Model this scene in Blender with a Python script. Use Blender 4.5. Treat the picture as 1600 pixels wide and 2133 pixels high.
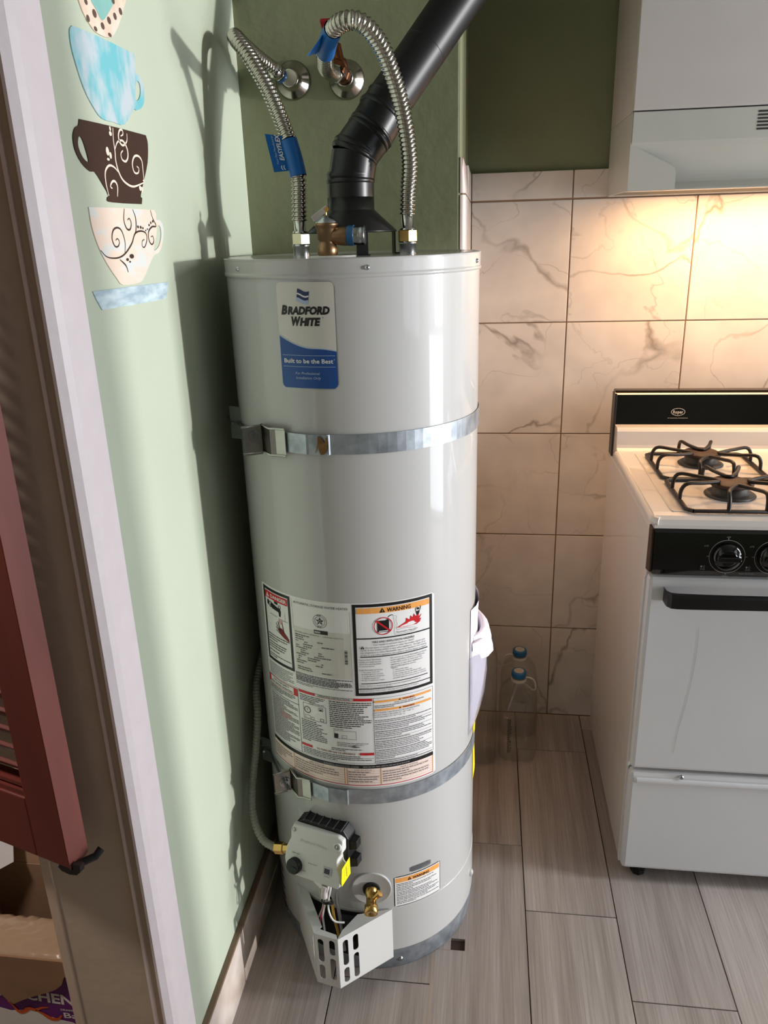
import bpy, bmesh, math, random
from math import sin, cos, pi, radians, sqrt
from mathutils import Vector, Matrix
random.seed(7)
for o in list(bpy.data.objects): bpy.data.objects.remove(o)
SC = bpy.context.scene
COL = SC.collection

# ------------------------------------------------------------------ camera
F_PX = 1615.2
cam_d = bpy.data.cameras.new('camera'); cam = bpy.data.objects.new('camera', cam_d); COL.objects.link(cam)
cam_d.sensor_fit = 'VERTICAL'; cam_d.sensor_height = 36.0; cam_d.lens = F_PX / 2133 * 36.0
cam_d.clip_start = 0.05; cam_d.clip_end = 100
_yaw, _pit, _rol = -0.1366, 0.3447, -0.0296
_f = Vector((sin(_yaw)*cos(_pit), cos(_yaw)*cos(_pit), -sin(_pit)))
_r = Vector((cos(_yaw), -sin(_yaw), 0)); _u = _r.cross(_f)
_r2 = cos(_rol)*_r + sin(_rol)*_u; _u2 = -sin(_rol)*_r + cos(_rol)*_u
cam.matrix_world = Matrix(((_r2.x, _u2.x, -_f.x, 0.0211), (_r2.y, _u2.y, -_f.y, -2.1818), (_r2.z, _u2.z, -_f.z, 1.4749), (0, 0, 0, 1)))
SC.camera = cam

# ------------------------------------------------------------------ world, sun, door and fill light, exposure
W = bpy.data.worlds.new('sky'); SC.world = W; W.use_nodes = True
W.node_tree.nodes['Background'].inputs[0].default_value = (0.70, 0.82, 1.0, 1)
W.node_tree.nodes['Background'].inputs[1].default_value = 1.0
def lamp(name, kind, loc, direction, energy, color=(1, 1, 1), **kw):
    d = bpy.data.lights.new(name, kind); d.energy = energy; d.color = color
    for k, v in kw.items(): setattr(d, k, v)
    o = bpy.data.objects.new(name, d); COL.objects.link(o); o.location = loc
    o.rotation_euler = Vector(direction).to_track_quat('-Z', 'Y').to_euler()
    return o
SUN_AZ, SUN_EL = radians(6.5), radians(0.2)
lamp('sun', 'SUN', (6, -1.8, 2), (-cos(SUN_AZ)*cos(SUN_EL), sin(SUN_AZ)*cos(SUN_EL), -sin(SUN_EL)), 2.1, (1.0, 0.98, 0.95), angle=radians(1.6))
# daylight entering by the glazed door, then the added fill lamps
lamp('door_daylight', 'AREA', (2.66, -0.95, 1.56), (-1, 0, 0), 36, (0.96, 0.97, 1.0), shape='RECTANGLE', size=0.42, size_y=1.02)
lamp('low_door_fill', 'AREA', (2.66, -1.115, 0.51), (-1, 0, 0), 15, (0.88, 0.92, 1.0), shape='RECTANGLE', size=0.78, size_y=0.94)  # added lamp low in the doorway, brightens heater foot and floor
lamp('window_fill', 'AREA', (2.66, -2.55, 1.5), (-1, 0, 0), 4, (0.90, 0.94, 1.0), shape='RECTANGLE', size=1.1, size_y=1.15)  # added fill in a made-up window, lights range and heater fronts
lamp('pantry_fill', 'AREA', (-1.35, -1.75, 2.40), (0, 0, -1), 24.0, (1.0, 0.88, 0.78), shape='DISK', size=0.25)  # fill added to brighten the pantry, no known fixture there
SC.view_settings.view_transform = 'Standard'; SC.view_settings.look = 'None'
SC.view_settings.exposure = 0.18; SC.view_settings.gamma = 1.0; SC.view_settings.use_curve_mapping = False

# ------------------------------------------------------------------ helpers
def lin(c):
    return tuple(((x/255)/12.92 if x/255 <= 0.04045 else ((x/255+0.055)/1.055)**2.4) for x in c) + (1,)
_M = {}
def mat(name, rgb, rough=0.5, metal=0.0, vary=0.06, scale=14.0, bump=0.0, bscale=60.0, rgb2=None, coat=0.0, spec=0.5, trans=0.0, alpha=1.0, stretch=(1, 1, 1), detail=3.0, lo=0.3, hi=0.7, ior=1.45, sss=0.0, emis=None):
    """a noise-driven procedural surface: two tones mixed by noise, optional fine relief"""
    if name in _M: return _M[name]
    m = bpy.data.materials.new(name); m.use_nodes = True; nt = m.node_tree; N = nt.nodes; L = nt.links
    b = N['Principled BSDF']; b.inputs['Roughness'].default_value = rough; b.inputs['Metallic'].default_value = metal
    b.inputs['Specular IOR Level'].default_value = spec; b.inputs['Coat Weight'].default_value = coat; b.inputs['Coat Roughness'].default_value = 0.05
    b.inputs['Transmission Weight'].default_value = trans; b.inputs['Alpha'].default_value = alpha; b.inputs['IOR'].default_value = ior
    tc = N.new('ShaderNodeTexCoord'); mp = N.new('ShaderNodeMapping'); mp.inputs['Scale'].default_value = stretch
    L.new(tc.outputs['Object'], mp.inputs['Vector'])
    nz = N.new('ShaderNodeTexNoise'); nz.inputs['Scale'].default_value = scale; nz.inputs['Detail'].default_value = detail
    L.new(mp.outputs[0], nz.inputs['Vector'])
    cr = N.new('ShaderNodeValToRGB'); c = lin(rgb)
    c2 = lin(rgb2) if rgb2 else tuple(x*(1-vary) for x in c[:3]) + (1,)
    cr.color_ramp.elements[0].color = c2; cr.color_ramp.elements[1].color = c
    cr.color_ramp.elements[0].position = lo; cr.color_ramp.elements[1].position = hi
    L.new(nz.outputs[0], cr.inputs[0]); L.new(cr.outputs[0], b.inputs['Base Color'])
    if bump:
        n2 = N.new('ShaderNodeTexNoise'); n2.inputs['Scale'].default_value = bscale; n2.inputs['Detail'].default_value = 3
        L.new(mp.outputs[0], n2.inputs['Vector'])
        bp = N.new('ShaderNodeBump'); bp.inputs['Strength'].default_value = bump; bp.inputs['Distance'].default_value = 0.002
        L.new(n2.outputs[0], bp.inputs['Height']); L.new(bp.outputs[0], b.inputs['Normal'])
    if emis:
        b.inputs['Emission Color'].default_value = lin(emis[0]); b.inputs['Emission Strength'].default_value = emis[1]
    _M[name] = m; return m

class MB:
    """collects shapes in world coordinates for ONE mesh"""
    def __init__(s): s.v = []; s.f = []; s.sm = []
    def add(s, verts, faces, smooth=False):
        n = len(s.v); s.v += [tuple(x) for x in verts]; s.f += [tuple(i+n for i in f) for f in faces]; s.sm += [smooth]*len(faces); return s
    def box(s, lo, hi, bev=0.0, M=None):
        lo = Vector(lo); hi = Vector(hi)
        bm = bmesh.new(); bmesh.ops.create_cube(bm, size=1.0)
        for v in bm.verts: v.co = Vector((lo[i] + (v.co[i]+0.5)*(hi[i]-lo[i]) for i in range(3)))
        if bev: bmesh.ops.bevel(bm, geom=list(bm.edges), offset=bev, segments=2, profile=0.5, affect='EDGES')
        s.bm(bm, M, smooth=False); return s
    def bm(s, bm, M=None, smooth=False):
        bm.verts.index_update()
        s.add([(M @ v.co) if M else v.co.copy() for v in bm.verts], [[v.index for v in f.verts] for f in bm.faces], smooth); bm.free(); return s
    def lathe(s, o, d, prof, n=24, cap=True, smooth=True):
        """profile [(radius, height along d)] turned about the axis through o"""
        o = Vector(o); d = Vector(d).normalized(); a = d.orthogonal().normalized(); b = d.cross(a)
        V = []; Fc = []
        for (r, h) in prof:
            for k in range(n):
                t = 2*pi*k/n; V.append(o + d*h + (a*cos(t) + b*sin(t))*r)
        for i in range(len(prof)-1):
            for k in range(n):
                k2 = (k+1) % n; Fc.append((i*n+k, i*n+k2, (i+1)*n+k2, (i+1)*n+k))
        s.add(V, Fc, smooth)
        if cap:
            m = len(prof)-1
            s.add([V[k] for k in range(n)][::-1], [tuple(range(n))]); s.add([V[m*n+k] for k in range(n)], [tuple(range(n))])
        return s
    def cyl(s, a, b, r, r2=None, n=20, cap=True):
        a = Vector(a); b = Vector(b); return s.lathe(a, b-a, [(r, 0), (r if r2 is None else r2, (b-a).length)], n, cap)
    def tube(s, pts, r, n=10, cap=True, smooth=True):
        """sweep a circle along pts; r number or list"""
        P = [Vector(p) for p in pts]; m = len(P); V = []; Fc = []
        t0 = (P[1]-P[0]).normalized(); a = t0.orthogonal().normalized()
        for i in range(m):
            t = (P[min(i+1, m-1)] - P[max(i-1, 0)]).normalized()
            a = (a - t*a.dot(t)).normalized(); b = t.cross(a); rr = r[i] if isinstance(r, (list, tuple)) else r
            for k in range(n):
                q = 2*pi*k/n; V.append(P[i] + (a*cos(q) + b*sin(q))*rr)
        for i in range(m-1):
            for k in range(n):
                k2 = (k+1) % n; Fc.append((i*n+k, i*n+k2, (i+1)*n+k2, (i+1)*n+k))
        s.add(V, Fc, smooth)
        if cap: s.add(V[:n][::-1], [tuple(range(n))]); s.add(V[-n:], [tuple(range(n))])
        return s
    def prism(s, poly, o, u, v, depth, bev=0.0):
        """2-D polygon in frame (o, u, v) extruded by depth along u x v"""
        o = Vector(o); u = Vector(u).normalized(); v = Vector(v).normalized(); w = u.cross(v)
        n = len(poly); V = [o + u*x + v*y for x, y in poly] + [o + u*x + v*y + w*depth for x, y in poly]
        Fc = [tuple(range(n))[::-1], tuple(range(n, 2*n))] + [(i, (i+1) % n, n+(i+1) % n, n+i) for i in range(n)]
        if bev:
            bm = bmesh.new(); vs = [bm.verts.new(x) for x in V]
            for f in Fc: bm.faces.new([vs[i] for i in f])
            bmesh.ops.bevel(bm, geom=list(bm.edges), offset=bev, segments=2, profile=0.5, affect='EDGES')
            return s.bm(bm)
        return s.add(V, Fc)
    def ribbon(s, pts, width, nrm, thick=0.0006):
        """flat painted stroke along pts lying on a plane of normal nrm; width number or list"""
        P = [Vector(p) for p in pts]; nrm = Vector(nrm); V = []; Fc = []
        for i, p in enumerate(P):
            t = (P[min(i+1, len(P)-1)] - P[max(i-1, 0)]).normalized(); sd = t.cross(nrm).normalized()
            w = (width[i] if isinstance(width, list) else width)/2
            V += [p - sd*w + nrm*thick, p + sd*w + nrm*thick]
        for i in range(len(P)-1): Fc.append((2*i, 2*i+1, 2*i+3, 2*i+2))
        return s.add(V, Fc)
def obj(name, mb, m, parent=None, kind=None, label=None, cat=None, group=None, smooth=None):
    me = bpy.data.meshes.new(name); root = Vector((0, 0, 0)); p = parent
    while p: root += p.location; p = p.parent
    me.from_pydata([Vector(v)-root for v in mb.v], [], mb.f); me.update()
    me.polygons.foreach_set('use_smooth', mb.sm if smooth is None else [smooth]*len(mb.f))
    me.materials.append(m)
    o = bpy.data.objects.new(name, me); COL.objects.link(o)
    if parent: o.parent = parent
    for k, v in (('kind', kind), ('label', label), ('category', cat), ('group', group)):
        if v: o[k] = v
    return o
def single(name, mb, m, base, label, cat, group=None):
    """a thing that is one mesh, with its origin at its base"""
    o = obj(name, mb, m, None, None, label, cat, group)
    b = Vector(base); o.data.transform(Matrix.Translation(-b)); o.location = b; return o
def thing(name, label, cat, loc, group=None):
    o = bpy.data.objects.new(name, None); COL.objects.link(o); o.location = loc; o.empty_display_size = 0.05
    o['label'] = label; o['category'] = cat
    if group: o['group'] = group
    return o
def spline(pts, step=0.004, closed=False):
    """Catmull-Rom through pts, resampled to an even step"""
    P = [Vector(p) for p in pts]; Q = [P[0]*2-P[1]] + P + [P[-1]*2-P[-2]]; out = []
    for i in range(1, len(Q)-2):
        a, b, c, d = Q[i-1:i+3]
        for k in range(24):
            t = k/24; out.append(0.5*((2*b) + (c-a)*t + (2*a-5*b+4*c-d)*t*t + (3*b-a-3*c+d)*t**3))
    out.append(P[-1]); res = [out[0]]; acc = 0
    for a, b in zip(out, out[1:]):
        l = (b-a).length
        if l < 1e-9: continue
        while acc + l >= step:
            a = a + (b-a)*((step-acc)/l); l = (b-a).length; res.append(a.copy()); acc = 0
            if l < 1e-9: break
        acc += l
    res.append(out[-1]); return res
def flat(outer, holes=(), thick=0.002):
    """2-D outline with holes -> (verts, faces) of a plate z in [0, thick]"""
    cu = bpy.data.curves.new('t', 'CURVE'); cu.dimensions = '2D'; cu.fill_mode = 'BOTH'; cu.extrude = thick/2
    for loop in [outer] + list(holes):
        sp = cu.splines.new('POLY'); sp.points.add(len(loop)-1); sp.use_cyclic_u = True
        for p, q in zip(sp.points, loop): p.co = (q[0], q[1], 0, 1)
    o = bpy.data.objects.new('t', cu); COL.objects.link(o)
    me = bpy.data.meshes.new_from_object(o); V = [(v.co.x, v.co.y, v.co.z + thick/2) for v in me.vertices]; Fc = [tuple(p.vertices) for p in me.polygons]
    bpy.data.objects.remove(o); bpy.data.curves.remove(cu); bpy.data.meshes.remove(me); return V, Fc
_TC = {}
def text2d(txt, size=1.0, width=None, bold=0.0, shear=0.0, align='CENTER'):
    """lettering as flat 2-D triangles (x, y); width squeezes or stretches the line to a given length"""
    key = (txt, bold, shear)
    if key not in _TC:
        cu = bpy.data.curves.new('t', 'FONT'); cu.body = txt; cu.size = 1.0; cu.offset = bold; cu.shear = shear; cu.resolution_u = 2; cu.fill_mode = 'FRONT'
        o = bpy.data.objects.new('t', cu); COL.objects.link(o); me = bpy.data.meshes.new_from_object(o)
        _TC[key] = ([(v.co.x, v.co.y) for v in me.vertices], [tuple(p.vertices) for p in me.polygons])
        bpy.data.objects.remove(o); bpy.data.curves.remove(cu); bpy.data.meshes.remove(me)
    V, Fc = _TC[key]
    x0 = min(v[0] for v in V); x1 = max(v[0] for v in V); sx = size if width is None else width/(x1-x0)
    sh = {'CENTER': -(x0+x1)/2, 'LEFT': -x0, 'RIGHT': -x1}[align]
    return [((x+sh)*sx, y*size) for x, y in V], Fc
def smooth_loop(pts, n=4, sharp=()):
    """round a closed 2-D outline (Catmull-Rom), keeping the corners listed in sharp"""
    out = []; m = len(pts)
    for i in range(m):
        a, b, c, d = pts[i-1], pts[i], pts[(i+1) % m], pts[(i+2) % m]
        if i in sharp: a = (2*b[0]-c[0], 2*b[1]-c[1])
        if (i+1) % m in sharp: d = (2*c[0]-b[0], 2*c[1]-b[1])
        for k in range(n):
            t = k/n; out.append(tuple(0.5*((2*b[j]) + (c[j]-a[j])*t + (2*a[j]-5*b[j]+4*c[j]-d[j])*t*t + (3*b[j]-a[j]-3*c[j]+d[j])*t**3) for j in (0, 1)))
    return out
def slot(cx, cy, w, h, n=6):
    """stadium outline"""
    r = w/2; o = []
    for k in range(n+1): o.append((cx + r*cos(pi*k/n), cy + h/2 - r + r*sin(pi*k/n)))
    for k in range(n+1): o.append((cx - r*cos(pi*k/n), cy - h/2 + r - r*sin(pi*k/n)))
    return o
def rrect(x0, y0, x1, y1, r, n=4):
    o = []
    for cx, cy, a in ((x1-r, y1-r, 0), (x0+r, y1-r, 90), (x0+r, y0+r, 180), (x1-r, y0+r, 270)):
        for k in range(n+1): t = radians(a+90*k/n); o.append((cx + r*cos(t), cy + r*sin(t)))
    return o
# ------------------------------------------------------------------ paints
M_left = mat('sage_wall_paint', (184, 193, 174), 0.55, vary=0.05, scale=5, bump=0.25, bscale=90)
M_dark = mat('olive_wall_paint', (132, 136, 106), 0.35, vary=0.10, scale=6, bump=0.6, bscale=38)
M_white = mat('white_trim_paint', (238, 229, 232), 0.4, vary=0.05, scale=30, bump=0.25, bscale=70)
M_jamb = mat('cream_jamb_paint', (196, 180, 164), 0.45, vary=0.08, scale=25, bump=0.3, bscale=60)
M_ceil = mat('ceiling_paint', (150, 147, 140), 0.8)
M_grout = mat('floor_grout', (72, 56, 49), 0.9, vary=0.3)
M_tgrout = mat('tile_grout', (158, 128, 104), 0.9, vary=0.2)
XW, YC, XC = -0.472, -0.510, -0.036       # left wall face, chase face, chase side
XR, YF, ZC, XP = 2.62, -4.3, 2.44, -2.3

def marble_mat():
    m = bpy.data.materials.new('marble_tile'); m.use_nodes = True; N = m.node_tree.nodes; L = m.node_tree.links; b = N['Principled BSDF']
    b.inputs['Roughness'].default_value = 0.22
    tc = N.new('ShaderNodeTexCoord'); oi = N.new('ShaderNodeObjectInfo'); mu = N.new('ShaderNodeVectorMath'); mu.operation = 'MULTIPLY_ADD'
    mu.inputs[1].default_value = (1, 1, 1); L.new(tc.outputs['Object'], mu.inputs[0])
    cm = N.new('ShaderNodeCombineXYZ'); ml = N.new('ShaderNodeMath'); ml.operation = 'MULTIPLY'; ml.inputs[1].default_value = 37.0
    L.new(oi.outputs['Random'], ml.inputs[0]); L.new(ml.outputs[0], cm.inputs[0]); L.new(ml.outputs[0], cm.inputs[2]); L.new(cm.outputs[0], mu.inputs[2])
    def vein(scale, thr, dist, wt):
        n1 = N.new('ShaderNodeTexNoise'); n1.inputs['Scale'].default_value = scale; n1.inputs['Detail'].default_value = 6; n1.inputs['Roughness'].default_value = 0.42; n1.inputs['Distortion'].default_value = dist
        L.new(mu.outputs[0], n1.inputs['Vector'])
        s = N.new('ShaderNodeMath'); s.operation = 'SUBTRACT'; s.inputs[1].default_value = 0.5; L.new(n1.outputs[0], s.inputs[0])
        a = N.new('ShaderNodeMath'); a.operation = 'ABSOLUTE'; L.new(s.outputs[0], a.inputs[0])
        r = N.new('ShaderNodeMapRange'); r.inputs[1].default_value = 0.0; r.inputs[2].default_value = thr; r.inputs[3].default_value = wt; r.inputs[4].default_value = 0.0; L.new(a.outputs[0], r.inputs[0])
        return r.outputs[0]
    v1 = vein(2.3, 0.0085, 0.35, 1.0); v2 = vein(4.1, 0.0055, 0.5, 0.55)
    mk = N.new('ShaderNodeTexNoise'); mk.inputs['Scale'].default_value = 4; L.new(mu.outputs[0], mk.inputs['Vector'])
    mr = N.new('ShaderNodeMapRange'); mr.inputs[1].default_value = 0.36; mr.inputs[2].default_value = 0.60; L.new(mk.outputs[0], mr.inputs[0])
    ad = N.new('ShaderNodeMath'); ad.operation = 'MAXIMUM'; L.new(v1, ad.inputs[0]); L.new(v2, ad.inputs[1])
    ms = N.new('ShaderNodeMath'); ms.operation = 'MULTIPLY'; L.new(ad.outputs[0], ms.inputs[0]); L.new(mr.outputs[0], ms.inputs[1])
    cl = N.new('ShaderNodeValToRGB'); cl.color_ramp.elements[0].color = lin((226, 216, 206)); cl.color_ramp.elements[1].color = lin((164, 152, 141))
    L.new(ms.outputs[0], cl.inputs[0])
    cn = N.new('ShaderNodeTexNoise'); cn.inputs['Scale'].default_value = 9; L.new(mu.outputs[0], cn.inputs['Vector'])
    cr = N.new('ShaderNodeValToRGB'); cr.color_ramp.elements[0].position = 0.35; cr.color_ramp.elements[1].position = 0.7; cr.color_ramp.elements[0].color = (0.86, 0.86, 0.87, 1); cr.color_ramp.elements[1].color = (1, 1, 1, 1); L.new(cn.outputs[0], cr.inputs[0])
    mx = N.new('ShaderNodeMix'); mx.data_type = 'RGBA'; mx.blend_type = 'MULTIPLY'; mx.inputs[0].default_value = 1.0
    L.new(cl.outputs[0], mx.inputs[6]); L.new(cr.outputs[0], mx.inputs[7]); L.new(mx.outputs[2], b.inputs['Base Color'])
    return m
M_marble = marble_mat()
def plank_mat():
    m = bpy.data.materials.new('wood_look_plank'); m.use_nodes = True; N = m.node_tree.nodes; L = m.node_tree.links; b = N['Principled BSDF']
    b.inputs['Roughness'].default_value = 0.42
    tc = N.new('ShaderNodeTexCoord'); oi = N.new('ShaderNodeObjectInfo'); ml = N.new('ShaderNodeMath'); ml.operation = 'MULTIPLY'; ml.inputs[1].default_value = 53.0; L.new(oi.outputs['Random'], ml.inputs[0])
    cm = N.new('ShaderNodeCombineXYZ'); L.new(ml.outputs[0], cm.inputs[0]); L.new(ml.outputs[0], cm.inputs[1])
    ad = N.new('ShaderNodeVectorMath'); ad.operation = 'ADD'; L.new(tc.outputs['Object'], ad.inputs[0]); L.new(cm.outputs[0], ad.inputs[1])
    mp = N.new('ShaderNodeMapping'); mp.inputs['Scale'].default_value = (1.0, 0.022, 1); L.new(ad.outputs[0], mp.inputs['Vector'])
    n1 = N.new('ShaderNodeTexNoise'); n1.inputs['Scale'].default_value = 26; n1.inputs['Detail'].default_value = 4; n1.inputs['Distortion'].default_value = 0.15; L.new(mp.outputs[0], n1.inputs['Vector'])
    n2 = N.new('ShaderNodeTexNoise'); n2.inputs['Scale'].default_value = 300; n2.inputs['Detail'].default_value = 3; L.new(mp.outputs[0], n2.inputs['Vector'])
    mx = N.new('ShaderNodeMix'); mx.inputs[0].default_value = 0.45; L.new(n1.outputs[0], mx.inputs[2]); L.new(n2.outputs[0], mx.inputs[3])
    cr = N.new('ShaderNodeValToRGB'); e = cr.color_ramp.elements; e[0].position = 0.34; e[0].color = lin((150, 138, 131)); e[1].position = 0.66; e[1].color = lin((190, 180, 174))
    k = cr.color_ramp.elements.new(0.5); k.color = lin((170, 159, 152)); L.new(mx.outputs[0], cr.inputs[0])
    hs = N.new('ShaderNodeHueSaturation'); vr = N.new('ShaderNodeMapRange'); vr.inputs[3].default_value = 0.88; vr.inputs[4].default_value = 1.06; L.new(oi.outputs['Random'], vr.inputs[0]); L.new(vr.outputs[0], hs.inputs['Value'])
    L.new(cr.outputs[0], hs.inputs['Color']); L.new(hs.outputs[0], b.inputs['Base Color'])
    bp = N.new('ShaderNodeBump'); bp.inputs['Strength'].default_value = 0.12; bp.inputs['Distance'].default_value = 0.001; L.new(n2.outputs[0], bp.inputs['Height']); L.new(bp.outputs[0], b.inputs['Normal'])
    return m
M_plank = plank_mat()

# ------------------------------------------------------------------ floor with its planks
floor = obj('floor', MB().box((XP, YF, -0.06), (XR+0.1, 0.1, -0.007)), M_grout, kind='structure')
PW, PX0, PL, G = 0.2039, 0.1302, 0.914, 0.0022
_pm = {}
def piece(cache, name, size, bev, m, parent, loc):
    """one bevelled tile or plank, alike pieces share their mesh"""
    k = (name,) + tuple(round(x, 4) for x in size)
    if k not in cache:
        me = bpy.data.meshes.new(name); mb = MB().box((-size[0]/2, -size[1]/2, -size[2]/2), (size[0]/2, size[1]/2, size[2]/2), bev)
        me.from_pydata(mb.v, [], mb.f); me.materials.append(m); cache[k] = me
    o = bpy.data.objects.new(name, cache[k]); COL.objects.link(o); o.parent = parent; o.location = loc; return o
# distance of one cross joint per column (from the photograph), columns counted from x = 0.130
JOINT = {0: -0.787, 1: -0.991, -1: -0.586, -2: -0.996, -3: -0.62, 2: -0.45, 3: -1.10}
HOLE = (-0.036, -0.909, -0.005, -0.879)
for c in range(-3, 12):
    x0 = PX0 + c*PW; x1 = x0 + PW
    a, b = max(x0, XW), min(x1, XR)
    if b - a < 0.02: continue
    j = JOINT.get(c, -0.6 - 0.31*(c*7 % 3)); ys = [j + k*PL for k in range(-6, 4)]
    if c == 0: ys = [-0.19, -0.787] + [-0.787 - k*PL for k in range(1, 5)] + [0.2]; ys.sort()
    for y0, y1 in zip(ys, ys[1:]):
        y0 = max(y0, YF); y1 = min(y1, 0.0)
        if y1 - y0 < 0.02: continue
        xa, xb, ya, yb = a+G/2, b-G/2, y0+G/2, y1-G/2
        if xa < HOLE[0] and xb > HOLE[2] and ya < HOLE[1] and yb > HOLE[3]:
            hx0, hy0, hx1, hy1 = HOLE; mb = MB()
            V, Fc = flat([(xa, ya), (xb, ya), (xb, yb), (xa, yb)], [[(hx0, hy0), (hx1, hy0), (hx1, hy1), (hx0, hy1)]], 0.008)
            o = obj('plank', MB().add([(x, y, z-0.008) for x, y, z in V], Fc), M_plank, floor); o['label'] = 'plank with a small square hole cut through it'
        else:
            piece(_pm, 'plank', (xb-xa, yb-ya, 0.008), 0.0008, M_plank, floor, ((xa+xb)/2, (ya+yb)/2, -0.004))
obj('grout_line', MB().box((-0.0755, -1.9, -0.006), (-0.0715, -0.90, 0.0002)), mat('pale_grout', (176, 158, 142), 0.9), floor)
obj('grout_line', MB().box((-0.072, -0.911, -0.006), (-0.036, -0.9085, 0.0003)), mat('pale_grout', (176, 158, 142), 0.9), floor)
pf = obj('floor_pantry', MB().box((XP, YF, -0.006), (-0.618, 0.1, -0.001)), mat('pantry_floor', (98, 84, 74), 0.6, vary=0.2), kind='structure')

# ------------------------------------------------------------------ walls
obj('wall_back', MB().box((XC, 0.012, -0.06), (XR+0.1, 0.1, ZC)), M_dark, kind='structure')
wb = bpy.data.objects['wall_back']
# left wall: solid from the door casing to the back, and above/left of the doorway
YJ, YJ2, ZD = -1.335, -2.16, 2.04            # doorway jamb faces, doorway head
obj('wall_left', MB().box((-0.629, YJ+0.012, -0.06), (XW, 0.1, ZC)).box((-0.629, YJ2-0.012, ZD+0.02), (XW, YJ+0.012, ZC)).box((-0.629, YF, -0.06), (XW, YJ2-0.012, ZC)), M_left, kind='structure')
obj('wall_chase', MB().prism([(XW, 0.02), (XW, YC), (XC-0.006, YC), (XC-0.0018, YC+0.0018), (XC, YC+0.006), (XC, 0.02)], (0, 0, -0.06), (1, 0, 0), (0, 1, 0), ZC+0.06), M_dark, kind='structure')
obj('wall_front', MB().box((XP, YF-0.1, -0.06), (XR+0.1, YF, ZC)), M_dark, kind='structure')
DY0, DY1, DZ = -1.535, -0.70, 2.10           # glazed door opening in the right wall
WY0, WY1, WZ0, WZ1 = -3.11, -1.99, 0.91, 2.09
obj('wall_right', MB().box((XR, YF-0.1, -0.06), (XR+0.1, WY0, ZC)).box((XR, WY1, -0.06), (XR+0.1, DY0, ZC)).box((XR, WY0, -0.06), (XR+0.1, WY1, WZ0)).box((XR, WY0, WZ1), (XR+0.1, WY1, ZC)).box((XR, DY1, -0.06), (XR+0.1, 0.1, ZC)).box((XR, DY0, DZ), (XR+0.1, DY1, ZC)), M_dark, kind='structure')
obj('wall_pantry_end', MB().box((XP-0.1, YF-0.1, -0.06), (XP, 0.1, ZC)).box((XP, 0.0, -0.06), (-0.629, 0.1, ZC)), mat('pantry_paint', (150, 140, 124), 0.7), kind='structure')
obj('ceiling', MB().box((XP-0.1, YF-0.1, ZC), (XR+0.1, 0.1, ZC+0.08)), M_ceil, kind='structure')
w1 = obj('fill_window_1', MB().box((XR+0.01, WY0, WZ0), (XR+0.03, WY0+0.04, WZ1)).box((XR+0.01, WY1-0.04, WZ0), (XR+0.03, WY1, WZ1)).box((XR+0.01, WY0+0.04, WZ0), (XR+0.03, WY1-0.04, WZ0+0.04)).box((XR+0.01, WY0+0.04, WZ1-0.04), (XR+0.03, WY1-0.04, WZ1)), M_white, kind='structure')  # made-up window out of view, gives the fill lamp an opening
obj('mullion', MB().box((XR+0.01, -2.565, WZ0+0.04), (XR+0.03, -2.535, WZ1-0.04)), M_white, w1)
d2 = obj('trim_2', MB().box((XR-0.012, DY0-0.06, 0), (XR, DY0, DZ+0.06)).box((XR-0.012, DY1, 0), (XR, DY1+0.06, DZ+0.06)).box((XR-0.012, DY0, DZ), (XR, DY1, DZ+0.06)), M_white, kind='structure')
obj('threshold', MB().box((XR-0.005, DY0, -0.005), (XR+0.1, DY1, 0.02)), M_white, d2)

# ------------------------------------------------------------------ marble tiles on the back wall and the chase side
S_, XA, GR = 0.308, 0.2323, 0.0032
rows = [0.0, 0.3126, 0.6206, 0.9286, 1.2366, 1.5446, 1.613]
obj('tile_bed', MB().box((XC, 0.003, -0.01), (XR, 0.013, 1.612)), M_tgrout, wb)
xs = [XC+0.010] + [XA + k*S_ for k in range(0, 8)]
for r0, r1 in zip(rows, rows[1:]):
    for x0, x1 in zip(xs, xs[1:]):
        piece(_pm, 'tile', (x1-x0-GR, 0.009, r1-r0-GR), 0.0012, M_marble, wb, ((x0+x1)/2, 0.0045, (r0+r1)/2 + (GR/2 if r1 == rows[-1] else 0)))
wc = bpy.data.objects['wall_chase']
obj('tile_bed', MB().box((XC-0.001, YC+0.004, -0.01), (XC+0.004, 0.0, 1.612)), M_tgrout, wc)
ycs = [YC, -0.308, 0.0]
for r0, r1 in zip(rows, rows[1:]):
    for y0, y1 in zip(ycs, ycs[1:]):
        top = r1 == rows[-1]
        if y0 == YC:      # bullnose piece whose rounded edge faces the room
            pr = [(0, 0.004), (0, 0.0)]
            h = r1-r0-GR; mb = MB()
            poly = [(-0.001, YC+0.004-0.004)] + [(0.010-0.010+0.010*sin(t), YC+0.010-0.010*cos(t)) for t in [radians(a) for a in range(0, 91, 15)]] + [(0.010, y1-GR/2), (-0.001, y1-GR/2)]
            mb.prism([(XC+x, y) for x, y in poly], (0, 0, r0+GR/2), (1, 0, 0), (0, 1, 0), h)
            if top: mb.v = [(x - (0.006 if z > r0+h-0.001+GR/2 and x > XC+0.005 else 0), y, z - (0.0)) for x, y, z in mb.v]
            obj('tile', mb, mat('bullnose_tile', (224, 206, 200), 0.25, vary=0.06), wc)
        else:
            piece(_pm, 'tile', (0.010, y1-y0-GR, r1-r0-GR), 0.0012, M_marble, wc, (XC+0.005, (y0+y1)/2, (r0+r1)/2))

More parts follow.
